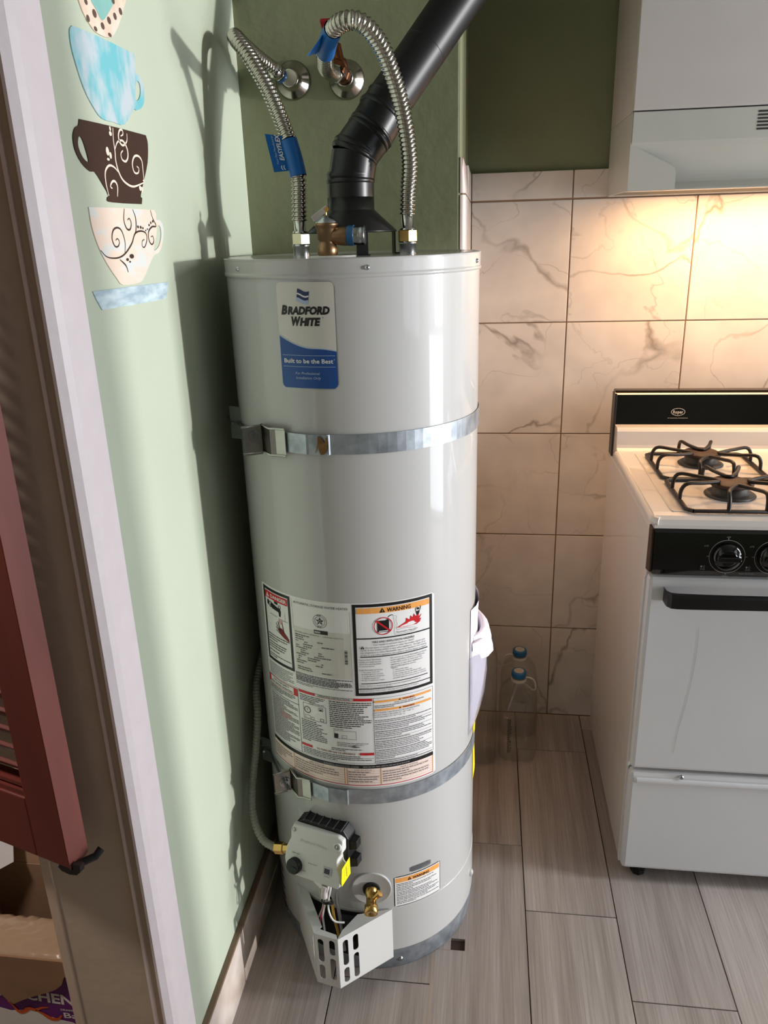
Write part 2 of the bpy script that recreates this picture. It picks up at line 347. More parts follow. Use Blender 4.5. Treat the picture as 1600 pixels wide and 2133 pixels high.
# ------------------------------------------------------------------ baseboard, door casing and jamb
bb = obj('baseboard_left', MB().box((XW, YJ+0.06, -0.008), (XW+0.006, YC, 0.128)), M_tgrout, kind='structure')
M_bb = mat('baseboard_tile', (220, 208, 200), 0.35, vary=0.10, scale=16, rgb2=(190, 172, 158))
for y0, y1 in ((-1.235, -1.03), (-1.03, -0.72), (-0.72, YC)):
    piece(_pm, 'baseboard_tile', (0.012, y1-y0-0.003, 0.128), 0.001, M_bb, bb, (XW+0.006, (y0+y1)/2, 0.064))
obj('cap_edge', MB().box((XW, -1.235, 0.1285), (XW+0.012, YC, 0.1345), 0.001), mat('brown_cap', (128, 104, 84), 0.6, vary=0.3), bb)
t1 = obj('trim_1', MB().prism([(0, YJ+0.062), (0.014, YJ+0.062), (0.016, YJ+0.058), (0.016, YJ+0.004), (0.012, YJ-0.006), (0.004, YJ-0.014), (0, YJ-0.014)], (XW, 0, 0), (1, 0, 0), (0, 1, 0), ZD+0.06)
     .box((XW, YJ2-0.075, 0), (XW+0.016, YJ2, ZD+0.06), 0.003).box((XW, YJ2, ZD), (XW+0.016, YJ+0.002, ZD+0.06), 0.003), M_white, kind='structure')
obj('bead', MB().box((-0.494, YJ-0.0045, 0), (-0.4885, YJ+0.006, ZD), 0.001), M_white, t1)
jm = obj('trim_3', MB().box((-0.631, YJ, -0.008), (XW-0.001, YJ+0.013, ZD)).box((-0.631, YJ2-0.013, -0.008), (XW-0.001, YJ2, ZD)).box((-0.631, YJ2-0.013, ZD), (XW-0.001, YJ+0.013, ZD+0.02)), M_jamb, kind='structure')
obj('corner_strip', MB().box((-0.634, YJ-0.003, -0.008), (-0.619, YJ+0.004, ZD), 0.001), mat('jamb_strip', (206, 184, 168), 0.5), jm)
# ------------------------------------------------------------------ louvred swing door in the doorway
M_mah = mat('mahogany_door', (108, 48, 43), 0.38, vary=0.35, scale=9, stretch=(1, 1, 0.12), bump=0.1, bscale=40)
M_mahe = mat('mahogany_edge', (136, 76, 68), 0.55, vary=0.3, scale=20, stretch=(1, 1, 0.2), bump=0.2)
M_black = mat('black_plastic', (20, 20, 22), 0.35, vary=0.2)
dp = Vector((-0.5345, -1.410, 0)); du = Vector((-0.956, 0.295, 0)).normalized(); dv = Vector((0.295, 0.956, 0)).normalized(); ZB, ZT, DW, DT_ = 0.665, 1.88, 0.30, 0.034
door = bpy.data.objects.new('door_1', None); COL.objects.link(door); door.location = (dp.x, dp.y, ZB); door['kind'] = 'structure'; door['label'] = 'dark red wooden louvred swing door hinged on the door jamb'
def dbox(mb, s0, s1, t0, t1, z0, z1, bev=0.002):
    Mx = Matrix(((du.x, dv.x, 0, dp.x), (du.y, dv.y, 0, dp.y), (0, 0, 1, 0), (0, 0, 0, 1)))
    return mb.box((s0, t0, z0), (s1, t1, z1), bev, Mx)
obj('hinge_stile', dbox(MB(), 0.0, 0.062, 0.0005, DT_, ZB, ZT), M_mah, door)
obj('edge_band', dbox(MB(), -0.0008, 0.0, 0, DT_, ZB, ZT, 0), M_mahe, door)
obj('lock_stile', dbox(MB(), DW-0.062, DW, 0.0005, DT_, ZB, ZT), M_mah, door)
obj('bottom_rail', dbox(MB(), 0.062, DW-0.062, 0.0005, DT_, ZB, ZB+0.10), M_mah, door)
obj('top_rail', dbox(MB(), 0.062, DW-0.062, 0.0005, DT_, ZT-0.08, ZT), M_mah, door)
obj('panel_moulding', dbox(dbox(MB(), 0.062, DW-0.062, 0.004, 0.028, ZB+0.10, ZB+0.108, 0), 0.062, DW-0.062, 0.007, 0.026, ZB+0.112, ZB+0.118, 0), M_mah, door)
z = ZB+0.122
while z < ZT-0.1:
    Mx = Matrix(((du.x, dv.x, 0, dp.x), (du.y, dv.y, 0, dp.y), (0, 0, 1, 0), (0, 0, 0, 1))) @ Matrix.Translation((DW/2, 0.017, z+0.014)) @ Matrix.Rotation(radians(38), 4, 'X')
    obj('slat', MB().box((-DW/2+0.062, -0.003, -0.019), (DW/2-0.062, 0.003, 0.019), 0.001, Mx), M_mah, door); z += 0.0285
hg = obj('hinge', MB().prism([(-0.004, 0.0), (0.022, 0.0), (0.026, -0.006), (0.020, -0.011), (0.006, -0.012), (-0.008, -0.008), (-0.016, 0.000), (-0.018, 0.012), (-0.004, 0.010)], dp+dv*0.010+Vector((0, 0, ZB-0.0005)), du, (0, 0, 1), -0.008), M_black, door)
obj('hinge_arm', MB().tube([dp - du*0.006 + dv*0.014 + Vector((0, 0, ZB+0.002)), dp - du*0.018 + dv*0.030 + Vector((0, 0, ZB+0.004)), dp - du*0.020 + dv*0.040 + Vector((0, 0, ZB+0.010))], 0.0055, 8), M_black, hg)

# ------------------------------------------------------------------ cartons seen in the pantry through the doorway
M_card = mat('brown_cardboard', (160, 128, 104), 0.85, vary=0.10, scale=30, stretch=(1, 1, 3))
M_card2 = mat('torn_cardboard', (150, 116, 90), 0.9, vary=0.15, scale=20)
YB, YBB, zt = -1.222, -1.015, 0.258
M_purple = mat('purple_print', (104, 34, 118), 0.4, vary=0.1)
bx = thing('cardboard_box', 'open purple-printed trash bag carton with a torn brown flap, in the pantry', 'box', (-0.83, -1.12, 0))
obj('side_wall', MB().box((-1.006, YB+0.005, 0), (-1.0, YBB, zt)), M_card, bx)
obj('side_wall', MB().box((-0.668, YB+0.005, 0), (-0.662, YBB, zt)), M_card, bx)
obj('back_wall', MB().box((-1.006, YBB, 0), (-0.662, YBB+0.006, zt)), M_card, bx)
fw = obj('front_wall', MB().box((-1.006, YB, 0), (-0.662, YB+0.005, zt-0.012)), M_purple, bx); fw['label'] = 'purple printed front with white lettering'
obj('base', MB().box((-1.0, YB+0.005, 0.0), (-0.668, YBB, 0.006)), M_card, bx)
fl = [(-1.006, zt+0.001), (-0.700, zt), (-0.708, zt-0.03), (-0.722, zt-0.038), (-0.730, zt-0.058), (-0.744, zt-0.071), (-0.760, zt-0.080), (-0.776, zt-0.087), (-0.796, zt-0.096), (-0.815, zt-0.106), (-0.836, zt-0.119), (-0.846, zt-0.112), (-0.862, zt-0.089), (-0.93, zt-0.08), (-1.006, zt-0.085)]
obj('front_flap', MB().prism(fl, (0, YB-0.003, 0), (1, 0, 0), (0, 0, 1), 0.004), M_card2, bx)
obj('back_flap', MB().prism([(-1.0, 0), (-0.664, 0), (-0.668, 0.19), (-0.995, 0.20)], (0, YBB+0.006, zt), (1, 0, 0), (0, 0.30, 1), 0.004), M_card, bx)
def fprint(txt, x, z_, size, width, rot, m, bold=0.02):
    V, Fc = text2d(txt, size, width, bold, align='RIGHT')
    obj('printed_word', MB().add([(x + a*cos(rot) - b*sin(rot), YB-0.0006, z_ + a*sin(rot) + b*cos(rot)) for a, b in V], Fc), m, fw)
M_pw = mat('white_ink', (226, 222, 222), 0.5); M_orange = mat('orange_ink', (214, 92, 34), 0.5)
fprint('KITCHEN', -0.7185, 0.142, 0.034, 0.150, radians(-3), M_pw, 0.03)
fprint('DRAWSTRING', -0.700, 0.126, 0.0065, 0.048, 0, M_pw)
fprint('Bags', -0.692, 0.108, 0.019, 0.052, 0, M_pw)
obj('printed_bag_picture', MB().prism([(-1.004, 0.0), (-0.70, 0.0), (-0.708, 0.085), (-0.73, 0.097), (-0.75, 0.100), (-0.775, 0.107), (-0.792, 0.117), (-0.815, 0.119), (-0.85, 0.112), (-0.875, 0.118), (-0.90, 0.11), (-1.004, 0.12)], (0, YB-0.0002, 0), (1, 0, 0), (0, 0, 1), 0.0002), M_pw, fw)
for pts in ([(-0.852, 0.138), (-0.843, 0.126), (-0.835, 0.112), (-0.825, 0.113), (-0.812, 0.123), (-0.800, 0.121), (-0.786, 0.128), (-0.772, 0.131)], [(-0.800, 0.121), (-0.785, 0.112), (-0.770, 0.102), (-0.757, 0.103), (-0.748, 0.114)]):
    P = spline([(x, YB-0.0004, z_) for x, z_ in pts], 0.003); n = len(P)
    obj('printed_ribbon', MB().ribbon(P, [0.003+0.006*sin(pi*i/(n-1))**2 for i in range(n)], (0, -1, 0)), M_orange, fw)
# plastic-wrapped bundle lying in the box
bm = bmesh.new(); bmesh.ops.create_grid(bm, x_segments=26, y_segments=16, size=0.5)
for v in bm.verts:
    x, y = v.co.x, v.co.y; e = max(abs(x), abs(y))*2
    v.co = Vector((-0.834 + x*0.322, -1.16 + y*0.112, 0.236 - 0.03*e**6 + 0.0035*sin(38*x+60*y)*(0.5+x) + 0.003*sin(90*x+14*y)))
g = bmesh.ops.extrude_face_region(bm, geom=list(bm.faces))
for v in g['geom']:
    if isinstance(v, bmesh.types.BMVert): v.co.z = 0.0065
bmesh.ops.recalc_face_normals(bm, faces=bm.faces)
single('wrapped_bundle', MB().bm(bm, smooth=True), mat('clear_plastic_wrap', (176, 148, 124), 0.16, vary=0.12, coat=0.6, bump=0.5, bscale=24), (-0.834, -1.16, 0.0062), 'plastic-wrapped bundle lying inside the open carton', 'package')
# a folded white leaflet stuck in the box and a bin of crinkled paper behind
single('leaflet', MB().prism([(0, 0), (0.13, 0.02), (0.17, 0.17), (0.02, 0.15)], (-1.035, -1.085, 0.236), (0.92, 0.30, 0.25), (-0.35, 0.35, 0.87), 0.0015), mat('white_paper', (226, 222, 230), 0.6), (-0.95, -1.06, 0.236), 'white folded leaflet sticking up out of the open carton', 'leaflet')
cr_ = MB()
for k in range(46):
    x, y, z_ = random.uniform(-1.22, -1.04), random.uniform(-0.95, -0.82), random.uniform(0.0, 0.40)
    d = Vector((random.uniform(-1, 1), random.uniform(-1, 1), random.uniform(-.6, .6))).normalized(); q = d.orthogonal()
    cr_.ribbon([Vector((x, y, z_+0.004)) + d*0.018*i + q*0.008*(i % 2) for i in range(7)], 0.014, q.cross(d).normalized(), 0.0)
o = single('crinkled_paper', cr_, mat('crinkled_kraft_paper', (158, 122, 98), 0.7, vary=0.3), (-1.13, -0.88, 0.0), 'heap of crinkled brown packing paper behind the carton', 'packing paper'); o['kind'] = 'stuff'
# ------------------------------------------------------------------ water heater
HX, HY, HR, HH = -0.2174, -0.7525, 0.2234, 1.441
M_tank = mat('heater_enamel', (184, 184, 183), 0.42, vary=0.02, scale=6, coat=0.7, bump=0.015, bscale=220, spec=0.35)
M_galv = mat('galvanised_steel', (178, 186, 194), 0.42, 0.75, vary=0.25, scale=45, rgb2=(140, 148, 156))
M_zinc = mat('zinc_plated', (186, 190, 194), 0.22, 1.0, vary=0.15, scale=30)
M_chrome = mat('chrome', (206, 206, 204), 0.10, 1.0, vary=0.05)
M_steel = mat('stainless_corrugated', (196, 192, 182), 0.16, 1.0, vary=0.08)
M_brass = mat('brass', (204, 168, 100), 0.28, 1.0, vary=0.15, scale=40)
M_bronze = mat('bronze_casting', (150, 120, 90), 0.36, 1.0, vary=0.2, scale=60, bump=0.1)
M_flue = mat('black_stove_pipe', (19, 18, 20), 0.42, 0.0, vary=0.2, scale=8)
M_flue2 = mat('black_elbow', (13, 13, 13), 0.36, 0.0, vary=0.2)
heater = thing('water_heater', 'tall light grey gas water heater standing in the corner', 'water heater', (HX, HY, 0))
def hp(u, z, off=0.0):
    """point on the jacket: u metres of arc to the right of the front, height z"""
    t = u/HR; return Vector((HX + (HR+off)*sin(t), HY - (HR+off)*cos(t), z))
O = Vector((HX, HY, 0)); ZV = (0, 0, 1)
obj('jacket', MB().lathe(O, ZV, [(HR, 0.150), (HR, 0.60), (HR, 1.05), (HR, 1.4155)], 128), M_tank, heater)
obj('lower_skirt', MB().lathe(O, ZV, [(HR-0.004, 0.052), (HR+0.0008, 0.053), (HR+0.0008, 0.0545), (HR+0.0008, 0.1645), (HR+0.0008, 0.166), (HR-0.001, 0.1675)], 128), M_tank, heater)
obj('base_ring', MB().lathe(O, ZV, [(HR-0.006, 0.0), (HR-0.003, 0.001), (HR-0.003, 0.003), (HR-0.003, 0.0485), (HR-0.003, 0.050), (HR-0.010, 0.0505)], 96), M_galv, heater)
obj('top_cap', MB().lathe(O, ZV, [(HR+0.0005, 1.4130), (HR+0.0030, 1.4135), (HR+0.0030, 1.4185), (HR+0.0018, 1.4195), (HR+0.0018, 1.4215), (HR+0.0020, 1.4380), (HR+0.0020, 1.4400), (HR+0.0028, 1.4412), (HR-0.003, 1.4425), (HR-0.008, 1.4412), (0.001, 1.4412)], 128), M_tank, heater)
def screw(u, z, parent, r=0.0032, off=0.0, m=None):
    p = hp(u, z, off-0.0005); d = Vector((p.x-HX, p.y-HY, 0)); s_ = obj('screw', MB().lathe(p, d, [(r*1.25, 0), (r*1.25, 0.001), (r, 0.0012), (r*0.9, 0.003), (r*0.5, 0.0036)], 12), m or M_zinc, parent)
    return s_
for a in (-46.5, 14.8, 76.2, 137): screw(radians(a)*HR, 1.4276, heater, off=0.002)
for a in (20.6, -60, 110): screw(radians(a)*HR, 0.020, heater, 0.0045, -0.003)

# --- printed labels: shapes given as (u, z) on the jacket
class Print:
    def __init__(s, part): s.part = part; s.m = {}
    def mb(s, ink): return s.m.setdefault(ink, MB())
    def rect(s, ink, u0, z0, u1, z1, lv=1):
        n = max(1, int(abs(u1-u0)/0.012)); V = []; F_ = []
        for i in range(n+1):
            u = u0 + (u1-u0)*i/n; V += [hp(u, z0, 0.0004+lv*0.00022), hp(u, z1, 0.0004+lv*0.00022)]
        for i in range(n): F_.append((2*i, 2*i+2, 2*i+3, 2*i+1))
        s.mb(ink).add(V, F_)
    def frame(s, ink, u0, z0, u1, z1, w, lv=1):
        s.rect(ink, u0, z0, u0+w, z1, lv); s.rect(ink, u1-w, z0, u1, z1, lv); s.rect(ink, u0+w, z0, u1-w, z0+w, lv); s.rect(ink, u0+w, z1-w, u1-w, z1, lv)
    def shape(s, ink, outer, holes=(), lv=2):
        V, Fc = flat(outer, holes, 0.0); s.mb(ink).add([hp(x, y, 0.0004+lv*0.00022) for x, y, z in V], Fc)
    def poly(s, ink, pts, lv=2): s.mb(ink).add([hp(x, y, 0.0004+lv*0.00022) for x, y in pts], [tuple(range(len(pts)))])
    def text(s, ink, t, u, z, size, width=None, bold=0.0, shear=0.0, align='CENTER', lv=3, rot=0.0):
        V, Fc = text2d(t, size, width, bold, shear, align)
        s.mb(ink).add([hp(u + x*cos(rot) - y*sin(rot), z + x*sin(rot) + y*cos(rot), 0.0004+lv*0.00022) for x, y in V], Fc)
    def fine(s, ink, u0, u1, z_top, lines, lead, h=0.0016, ragged=0.25, lv=2, seed=1):
        """illegible small print: word-length dashes"""
        R = random.Random(seed)
        for k in range(lines):
            z = z_top - k*lead; end = u1 - (u1-u0)*ragged*R.random() if R.random() < 0.6 else u1; u = u0
            if k == lines-1: end = u0 + (u1-u0)*(0.3+0.5*R.random())
            while u < end - 0.001:
                w = R.uniform(0.0025, 0.009); e = min(u+w, end); s.rect(ink, u, z-h, e, z, lv); u = e + R.uniform(0.0008, 0.0014)
    def ring(s, ink, u, z, r, w, lv=3, n=28):
        s.shape(ink, [(u+r*cos(2*pi*k/n), z+r*sin(2*pi*k/n)) for k in range(n)], [[(u+(r-w)*cos(2*pi*k/n), z+(r-w)*sin(2*pi*k/n)) for k in range(n)]], lv)
    def tri(s, ink, u, z, h, mark, lv=3):
        s.poly(ink, [(u-h*0.58, z), (u+h*0.58, z), (u, z+h)], lv)
        s.rect(mark, u-h*0.05, z+h*0.28, u+h*0.05, z+h*0.62, lv+1); s.rect(mark, u-h*0.05, z+h*0.1, u+h*0.05, z+h*0.2, lv+1)
    def done(s):
        for ink, mb in s.m.items(): obj('print_' + ink, mb, INK[ink], s.part, kind='stuff')
INK = {'black': mat('black_ink', (24, 22, 24), 0.4), 'white': mat('label_white', (232, 232, 232), 0.35), 'red': mat('red_ink', (200, 30, 40), 0.4), 'dark_red': mat('dark_red_ink', (120, 26, 34), 0.4),
       'orange': mat('amber_ink', (238, 166, 88), 0.4), 'blue': mat('blue_ink', (28, 78, 150), 0.35, vary=0.1), 'navy': mat('navy_ink', (34, 50, 92), 0.35), 'grey': mat('grey_ink', (96, 94, 100), 0.5),
       'pink': mat('pink_tint', (240, 222, 214), 0.4), 'pale_blue': mat('pale_blue_ink', (176, 196, 224), 0.4), 'silver': mat('silver_ink', (164, 166, 168), 0.3, 0.6), 'beige': mat('label_beige', (214, 212, 206), 0.35), 'tan': mat('tan_ink', (206, 150, 96), 0.5)}
def curved_sheet(outer, off=0.0004):
    V, Fc = flat(outer, (), 0.0); return MB().add([hp(x, y, off) for x, y, z in V], Fc)
def wrap_rect(u0, z0, u1, z1, r=0.003, off=0.0004):
    """rounded label sheet cut into narrow columns so that it follows the jacket"""
    n = max(4, int((u1-u0)/0.006)); V = []; Fc = []
    for i in range(n+1):
        u = u0 + (u1-u0)*i/n; e = min(u-u0, u1-u); k = 0 if e >= r else r - sqrt(max(0, r*r-(r-e)**2))
        V += [hp(u, z0+k, off), hp(u, z1-k, off)]
    # finer ends
    for i in range(n): Fc.append((2*i, 2*i+2, 2*i+3, 2*i+1))
    return MB().add(V, Fc)

# brand plate
U0, U1, Z0, Z1 = -0.0925, 0.0072, 1.2435, 1.4100
pl = obj('brand_label', wrap_rect(U0, Z0, U1, Z1, 0.009, 0.0003), INK['silver'], heater)
P = Print(pl)
def arc_shape(ink, lower, upper, us, lv):
    """area between two curves of u"""
    V = []; F_ = []
    for u in us: V += [hp(u, lower(u), 0.0004+lv*0.00022), hp(u, upper(u), 0.0004+lv*0.00022)]
    for i in range(len(us)-1): F_.append((2*i, 2*i+2, 2*i+3, 2*i+1))
    P.mb(ink).add(V, F_)
def rr(u, ins, top):
    e = min(u-(U0+ins), (U1-ins)-u); r = 0.008; k = 0 if e >= r else r - sqrt(max(0, r*r-(r-max(e, 0))**2)); return (Z1-ins-k) if top else (Z0+ins+k)
us = [U0+0.0015 + (U1-U0-0.003)*(1-cos(pi*i/40))/2 for i in range(41)]
def wave(u):
    t = (u-U0)/(U1-U0); return 1.3275 - 0.0205*sin(min(t, 0.62)/0.62*pi/2) + (0 if t < 0.62 else -0.0045*((t-0.62)/0.38)**2) + 0.0005
arc_shape('beige', lambda u: rr(u, 0.0015, False), lambda u: rr(u, 0.0015, True), us, 1)
arc_shape('blue', lambda u: rr(u, 0.0015, False), lambda u: wave(u), us, 2)
arc_shape('pale_blue', lambda u: wave(u)-0.0002, lambda u: wave(u)+0.0013, us, 3)
# flag emblem
for k, (ink, a, b) in enumerate((('navy', 0.0, 0.33), ('white', 0.33, 0.46), ('navy', 0.46, 0.70), ('pale_blue', 0.70, 1.0))):
    V = []; F_ = []
    for i in range(9):
        t = i/8; u = -0.0530 + 0.0195*t; wv = 0.0016*sin(2*pi*t*0.85+1.2); top = 1.3975 + wv - 0.003*t; h = 0.0185
        V += [hp(u-0.0025*b, top-h*b, 0.0011), hp(u-0.0025*a, top-h*a, 0.0011)]
    for i in range(8): F_.append((2*i, 2*i+2, 2*i+3, 2*i+1))
    P.mb(ink).add(V, F_)
P.text('black', 'B', -0.0842, 1.3605, 0.0185, 0.0115, 0.055, 0.22, 'LEFT'); P.text('black', 'RADFORD', -0.0725, 1.3605, 0.0158, 0.0705, 0.055, 0.22, 'LEFT')
P.text('black', 'W', -0.0665, 1.3435, 0.0185, 0.0165, 0.055, 0.22, 'LEFT'); P.text('black', 'HITE', -0.0522, 1.3435, 0.0158, 0.0350, 0.06, 0.22, 'LEFT')
P.ring('black', -0.0135, 1.3555, 0.0011, 0.0003)
P.rect('pale_blue', -0.0870, 1.2967, 0.0030, 1.2973, 4); P.rect('pale_blue', -0.0870, 1.2790, 0.0030, 1.2796, 4)
P.text('white', 'Built to be the Best', -0.0425, 1.2850, 0.0095, 0.0840, 0.02, 0.0, 'CENTER', 4); P.ring('white', 0.0015, 1.2908, 0.0009, 0.0003, 4)
P.text('pale_blue', 'For Professional', -0.0440, 1.2668, 0.0062, 0.0420, 0.0, 0.2, 'CENTER', 4); P.text('pale_blue', 'Installation Only', -0.0430, 1.2595, 0.0062, 0.0430, 0.0, 0.2, 'CENTER', 4)
P.done()

# instruction sheet
il = obj('instruction_label', wrap_rect(-0.2030, 0.4745, 0.1660, 0.8660, 0.004, 0.0003), INK['white'], heater)
P = Print(il)
P.frame('black', -0.1955, 0.7060, -0.1130, 0.8620, 0.0058); P.rect('red', -0.1885, 0.8400, -0.1200, 0.8540, 2)
P.tri('white', -0.1790, 0.8425, 0.0095, 'red'); P.text('white', 'DANGER', -0.1455, 0.8437, 0.0098, 0.0470, 0.03)
# tap, steam and scalded hand pictogram
for a in ([(-0.182, 0.826), (-0.176, 0.826), (-0.176, 0.836), (-0.182, 0.836)], [(-0.172, 0.827), (-0.168, 0.834), (-0.148, 0.829), (-0.141, 0.829), (-0.139, 0.822), (-0.141, 0.812), (-0.145, 0.812), (-0.146, 0.820), (-0.166, 0.822)], [(-0.157, 0.835), (-0.148, 0.834), (-0.147, 0.839), (-0.158, 0.840)]): P.poly('black', a)
P.ring('black', -0.1705, 0.829, 0.006, 0.0015); P.ring('black', -0.142, 0.832, 0.0035, 0.001)
P.shape('dark_red', smooth_loop([(-0.150, 0.786), (-0.140, 0.788), (-0.132, 0.781), (-0.123, 0.772), (-0.122, 0.766), (-0.130, 0.768), (-0.140, 0.772), (-0.148, 0.778)], 3))
for a, b in (((-0.156, 0.795), (-0.146, 0.781)), ((-0.157, 0.787), (-0.147, 0.779)), ((-0.150, 0.800), (-0.145, 0.784)), ((-0.138, 0.800), (-0.135, 0.782)), ((-0.157, 0.780), (-0.145, 0.775))):
    w = 0.0011; P.poly('black', [(a[0]-w, a[1]), (b[0]-w, b[1]), (b[0]+w, b[1]), (a[0]+w*0.4, a[1]+0.001)])
for k in range(4): P.rect('red', -0.147+0.003*k, 0.797-0.002*(k % 2), -0.1462+0.003*k, 0.808, 2)
P.rect('grey', -0.175, 0.8085, -0.150, 0.8092, 2); P.rect('grey', -0.136, 0.806, -0.122, 0.8067, 2); P.rect('grey', -0.129, 0.806, -0.1285, 0.824, 2)
P.fine('black', -0.187, -0.121, 0.7650, 3, 0.0052, 0.0016, seed=2); P.fine('black', -0.187, -0.121, 0.7480, 3, 0.0052, 0.0016, seed=3); P.fine('black', -0.187, -0.121, 0.7300, 1, 0.0052, 0.0016, seed=4); P.fine('black', -0.187, -0.121, 0.7220, 2, 0.0045, 0.0014, seed=5)
P.fine('grey', -0.195, -0.118, 0.7000, 8, 0.0034, 0.0011, seed=6)
P.rect('grey', -0.1085, 0.800, -0.1081, 0.860, 2); P.rect('grey', 0.0055, 0.705, 0.0060, 0.850, 2)
P.text('black', 'AUTOMATIC STORAGE WATER HEATER', -0.0505, 0.8530, 0.0062, 0.1080)
P.ring('black', -0.0500, 0.8262, 0.0135, 0.0006); P.ring('black', -0.0500, 0.8262, 0.0100, 0.0006)
P.poly('black', [(-0.05 + (0.0082 if k % 2 == 0 else 0.0034)*sin(pi*k/5), 0.8262 + (0.0082 if k % 2 == 0 else 0.0034)*cos(pi*k/5)) for k in range(10)], 3); P.ring('white', -0.05, 0.8262, 0.0026, 0.0007, 4)
P.fine('grey', -0.0560, -0.0440, 0.8385, 1, 0.003, 0.0016, 0, 3); P.fine('grey', -0.0560, -0.0440, 0.8155, 1, 0.003, 0.0016, 0, 3)
P.rect('black', -0.0630, 0.8000, -0.0360, 0.8075, 2); P.rect('silver', -0.0615, 0.8020, -0.0500, 0.8055, 3)
P.rect('beige', -0.1080, 0.7120, 0.0050, 0.8060, 0)
P.text('grey', 'BRADFORD WHITE CORPORATION', -0.1050, 0.7945, 0.0036, 0.0520, 0, 0, 'LEFT'); P.text('grey', 'www.bradfordwhite.com', -0.0470, 0.7945, 0.0036, 0.0400, 0, 0, 'LEFT')
P.fine('grey', -0.105, -0.020, 0.7910, 1, 0.004, 0.0019, 0, seed=8)
R_ = random.Random(4)
for k, (a, b, c_, d) in enumerate(((-0.105, -0.078, 0, 0), (-0.105, -0.075, -0.058, -0.040), (-0.105, -0.090, -0.085, -0.068), (-0.088, -0.062, -0.050, -0.018), (-0.105, -0.095, -0.088, -0.064), (-0.105, -0.070, 0, 0), (-0.095, -0.068, -0.057, -0.040), (-0.095, -0.068, -0.058, -0.040), (-0.105, -0.070, -0.066, -0.010), (-0.101, -0.090, -0.080, -0.045), (-0.101, -0.090, -0.080, -0.022), (-0.105, -0.060, -0.052, -0.045), (-0.105, -0.072, -0.064, -0.032), (0, 0, 0, 0), (-0.104, -0.062, 0, 0), (-0.104, -0.056, -0.052, -0.022))):
    z = 0.7870 - k*0.0045
    for a_, b_ in ((a, b), (c_, d)):
        if a_ != b_: P.fine('grey', a_, b_, z, 1, 0.004, 0.0019, 0.0, seed=20+k); 
for k in range(17): P.rect('black', -0.0065, 0.7430+k*0.00175, -0.0010, 0.7430+k*0.00175+R_.choice((0.0007, 0.0012)), 2)
P.fine('grey', -0.1105, 0.0045, 0.7095, 2, 0.0028, 0.0017, 0.0, seed=40); P.fine('grey', -0.1105, 0.0045, 0.7035, 4, 0.0032, 0.0022, 0.05, seed=41); P.fine('grey', -0.1105, 0.0045, 0.6890, 2, 0.0032, 0.0012, 0.1, seed=42)
# flammable vapours panel
P.frame('black', 0.0105, 0.6780, 0.1610, 0.8640, 0.0058); P.rect('orange', 0.0185, 0.8455, 0.1540, 0.8565, 2)
P.tri('black', 0.0640, 0.8465, 0.0090, 'orange'); P.text('black', 'WARNING', 0.0945, 0.8468, 0.0108, 0.0440, 0.02)
P.rect('black', 0.0155, 0.7948, 0.1560, 0.7972, 2); P.ring('red', 0.0650, 0.8195, 0.0175, 0.0016, 4)
P.poly('black', [(0.0545, 0.8075), (0.0755, 0.8075), (0.0755, 0.8305), (0.0725, 0.8325), (0.070, 0.8305), (0.0545, 0.8305)], 2); P.rect('white', 0.0570, 0.8090, 0.0735, 0.8105, 3)
P.poly('red', [(0.0515, 0.8295), (0.0540, 0.8315), (0.0790, 0.8095), (0.0765, 0.8075)], 3)
for q in (([(0.0735, 0.8325), (0.0750, 0.8370), (0.0790, 0.8395), (0.0830, 0.8395)], 0.0012), ):
    pts = q[0]; w = q[1]/2
    for a, b in zip(pts, pts[1:]): P.poly('black', [(a[0], a[1]-w), (b[0], b[1]-w), (b[0], b[1]+w), (a[0]-w, a[1]+w)], 2)
vap = [(0.0835, 0.838), (0.090, 0.836), (0.0885, 0.828), (0.0905, 0.820), (0.0885, 0.813), (0.090, 0.8085), (0.105, 0.8100), (0.122, 0.8075), (0.130, 0.804), (0.120, 0.8000), (0.098, 0.7995), (0.0855, 0.8000), (0.0845, 0.808), (0.0865, 0.818), (0.0850, 0.828)]
for a, b in zip(vap, vap[1:]+vap[:1]):
    d = Vector((b[0]-a[0], b[1]-a[1])).normalized(); n_ = Vector((-d.y, d.x))*0.0002; P.poly('grey', [(a[0]-n_.x, a[1]-n_.y), (b[0]-n_.x, b[1]-n_.y), (b[0]+n_.x, b[1]+n_.y), (a[0]+n_.x, a[1]+n_.y)], 2)
P.shape('red', [(0.0890, 0.8125), (0.1080, 0.8115), (0.1280, 0.8125), (0.1345, 0.8160), (0.1375, 0.8225), (0.1330, 0.8215), (0.1385, 0.8310), (0.1320, 0.8255), (0.1330, 0.8340), (0.1265, 0.8280), (0.1225, 0.8345), (0.1205, 0.8270), (0.1160, 0.8320), (0.1145, 0.8240), (0.1075, 0.8290), (0.1065, 0.8215), (0.1000, 0.8180)], (), 2)
P.poly('black', [(0.1265, 0.8375), (0.1345, 0.8385), (0.1330, 0.8330), (0.1285, 0.8300)], 3); P.shape('black', [(0.1310+0.0024*cos(k*pi/6), 0.8425+0.0024*sin(k*pi/6)) for k in range(12)], (), 3)
for a, b in (((0.1265, 0.8380), (0.1262, 0.8440)), ((0.1262, 0.8440), (0.1295, 0.8465)), ((0.1345, 0.8385), (0.1362, 0.8435)), ((0.1362, 0.8435), (0.1355, 0.8470))):
    P.poly('black', [(a[0]-0.0006, a[1]), (a[0]+0.0006, a[1]), (b[0]+0.0006, b[1]), (b[0]-0.0006, b[1])], 3)
P.text('grey', 'Flammable Vapors', 0.1075, 0.8022, 0.0048, 0.0370)
P.text('black', 'FIRE AND EXPLOSION HAZARD', 0.0840, 0.7868, 0.0058, 0.0780, 0.01); P.text('grey', 'Can result in serious injury or death', 0.0840, 0.7815, 0.0052, 0.0760)
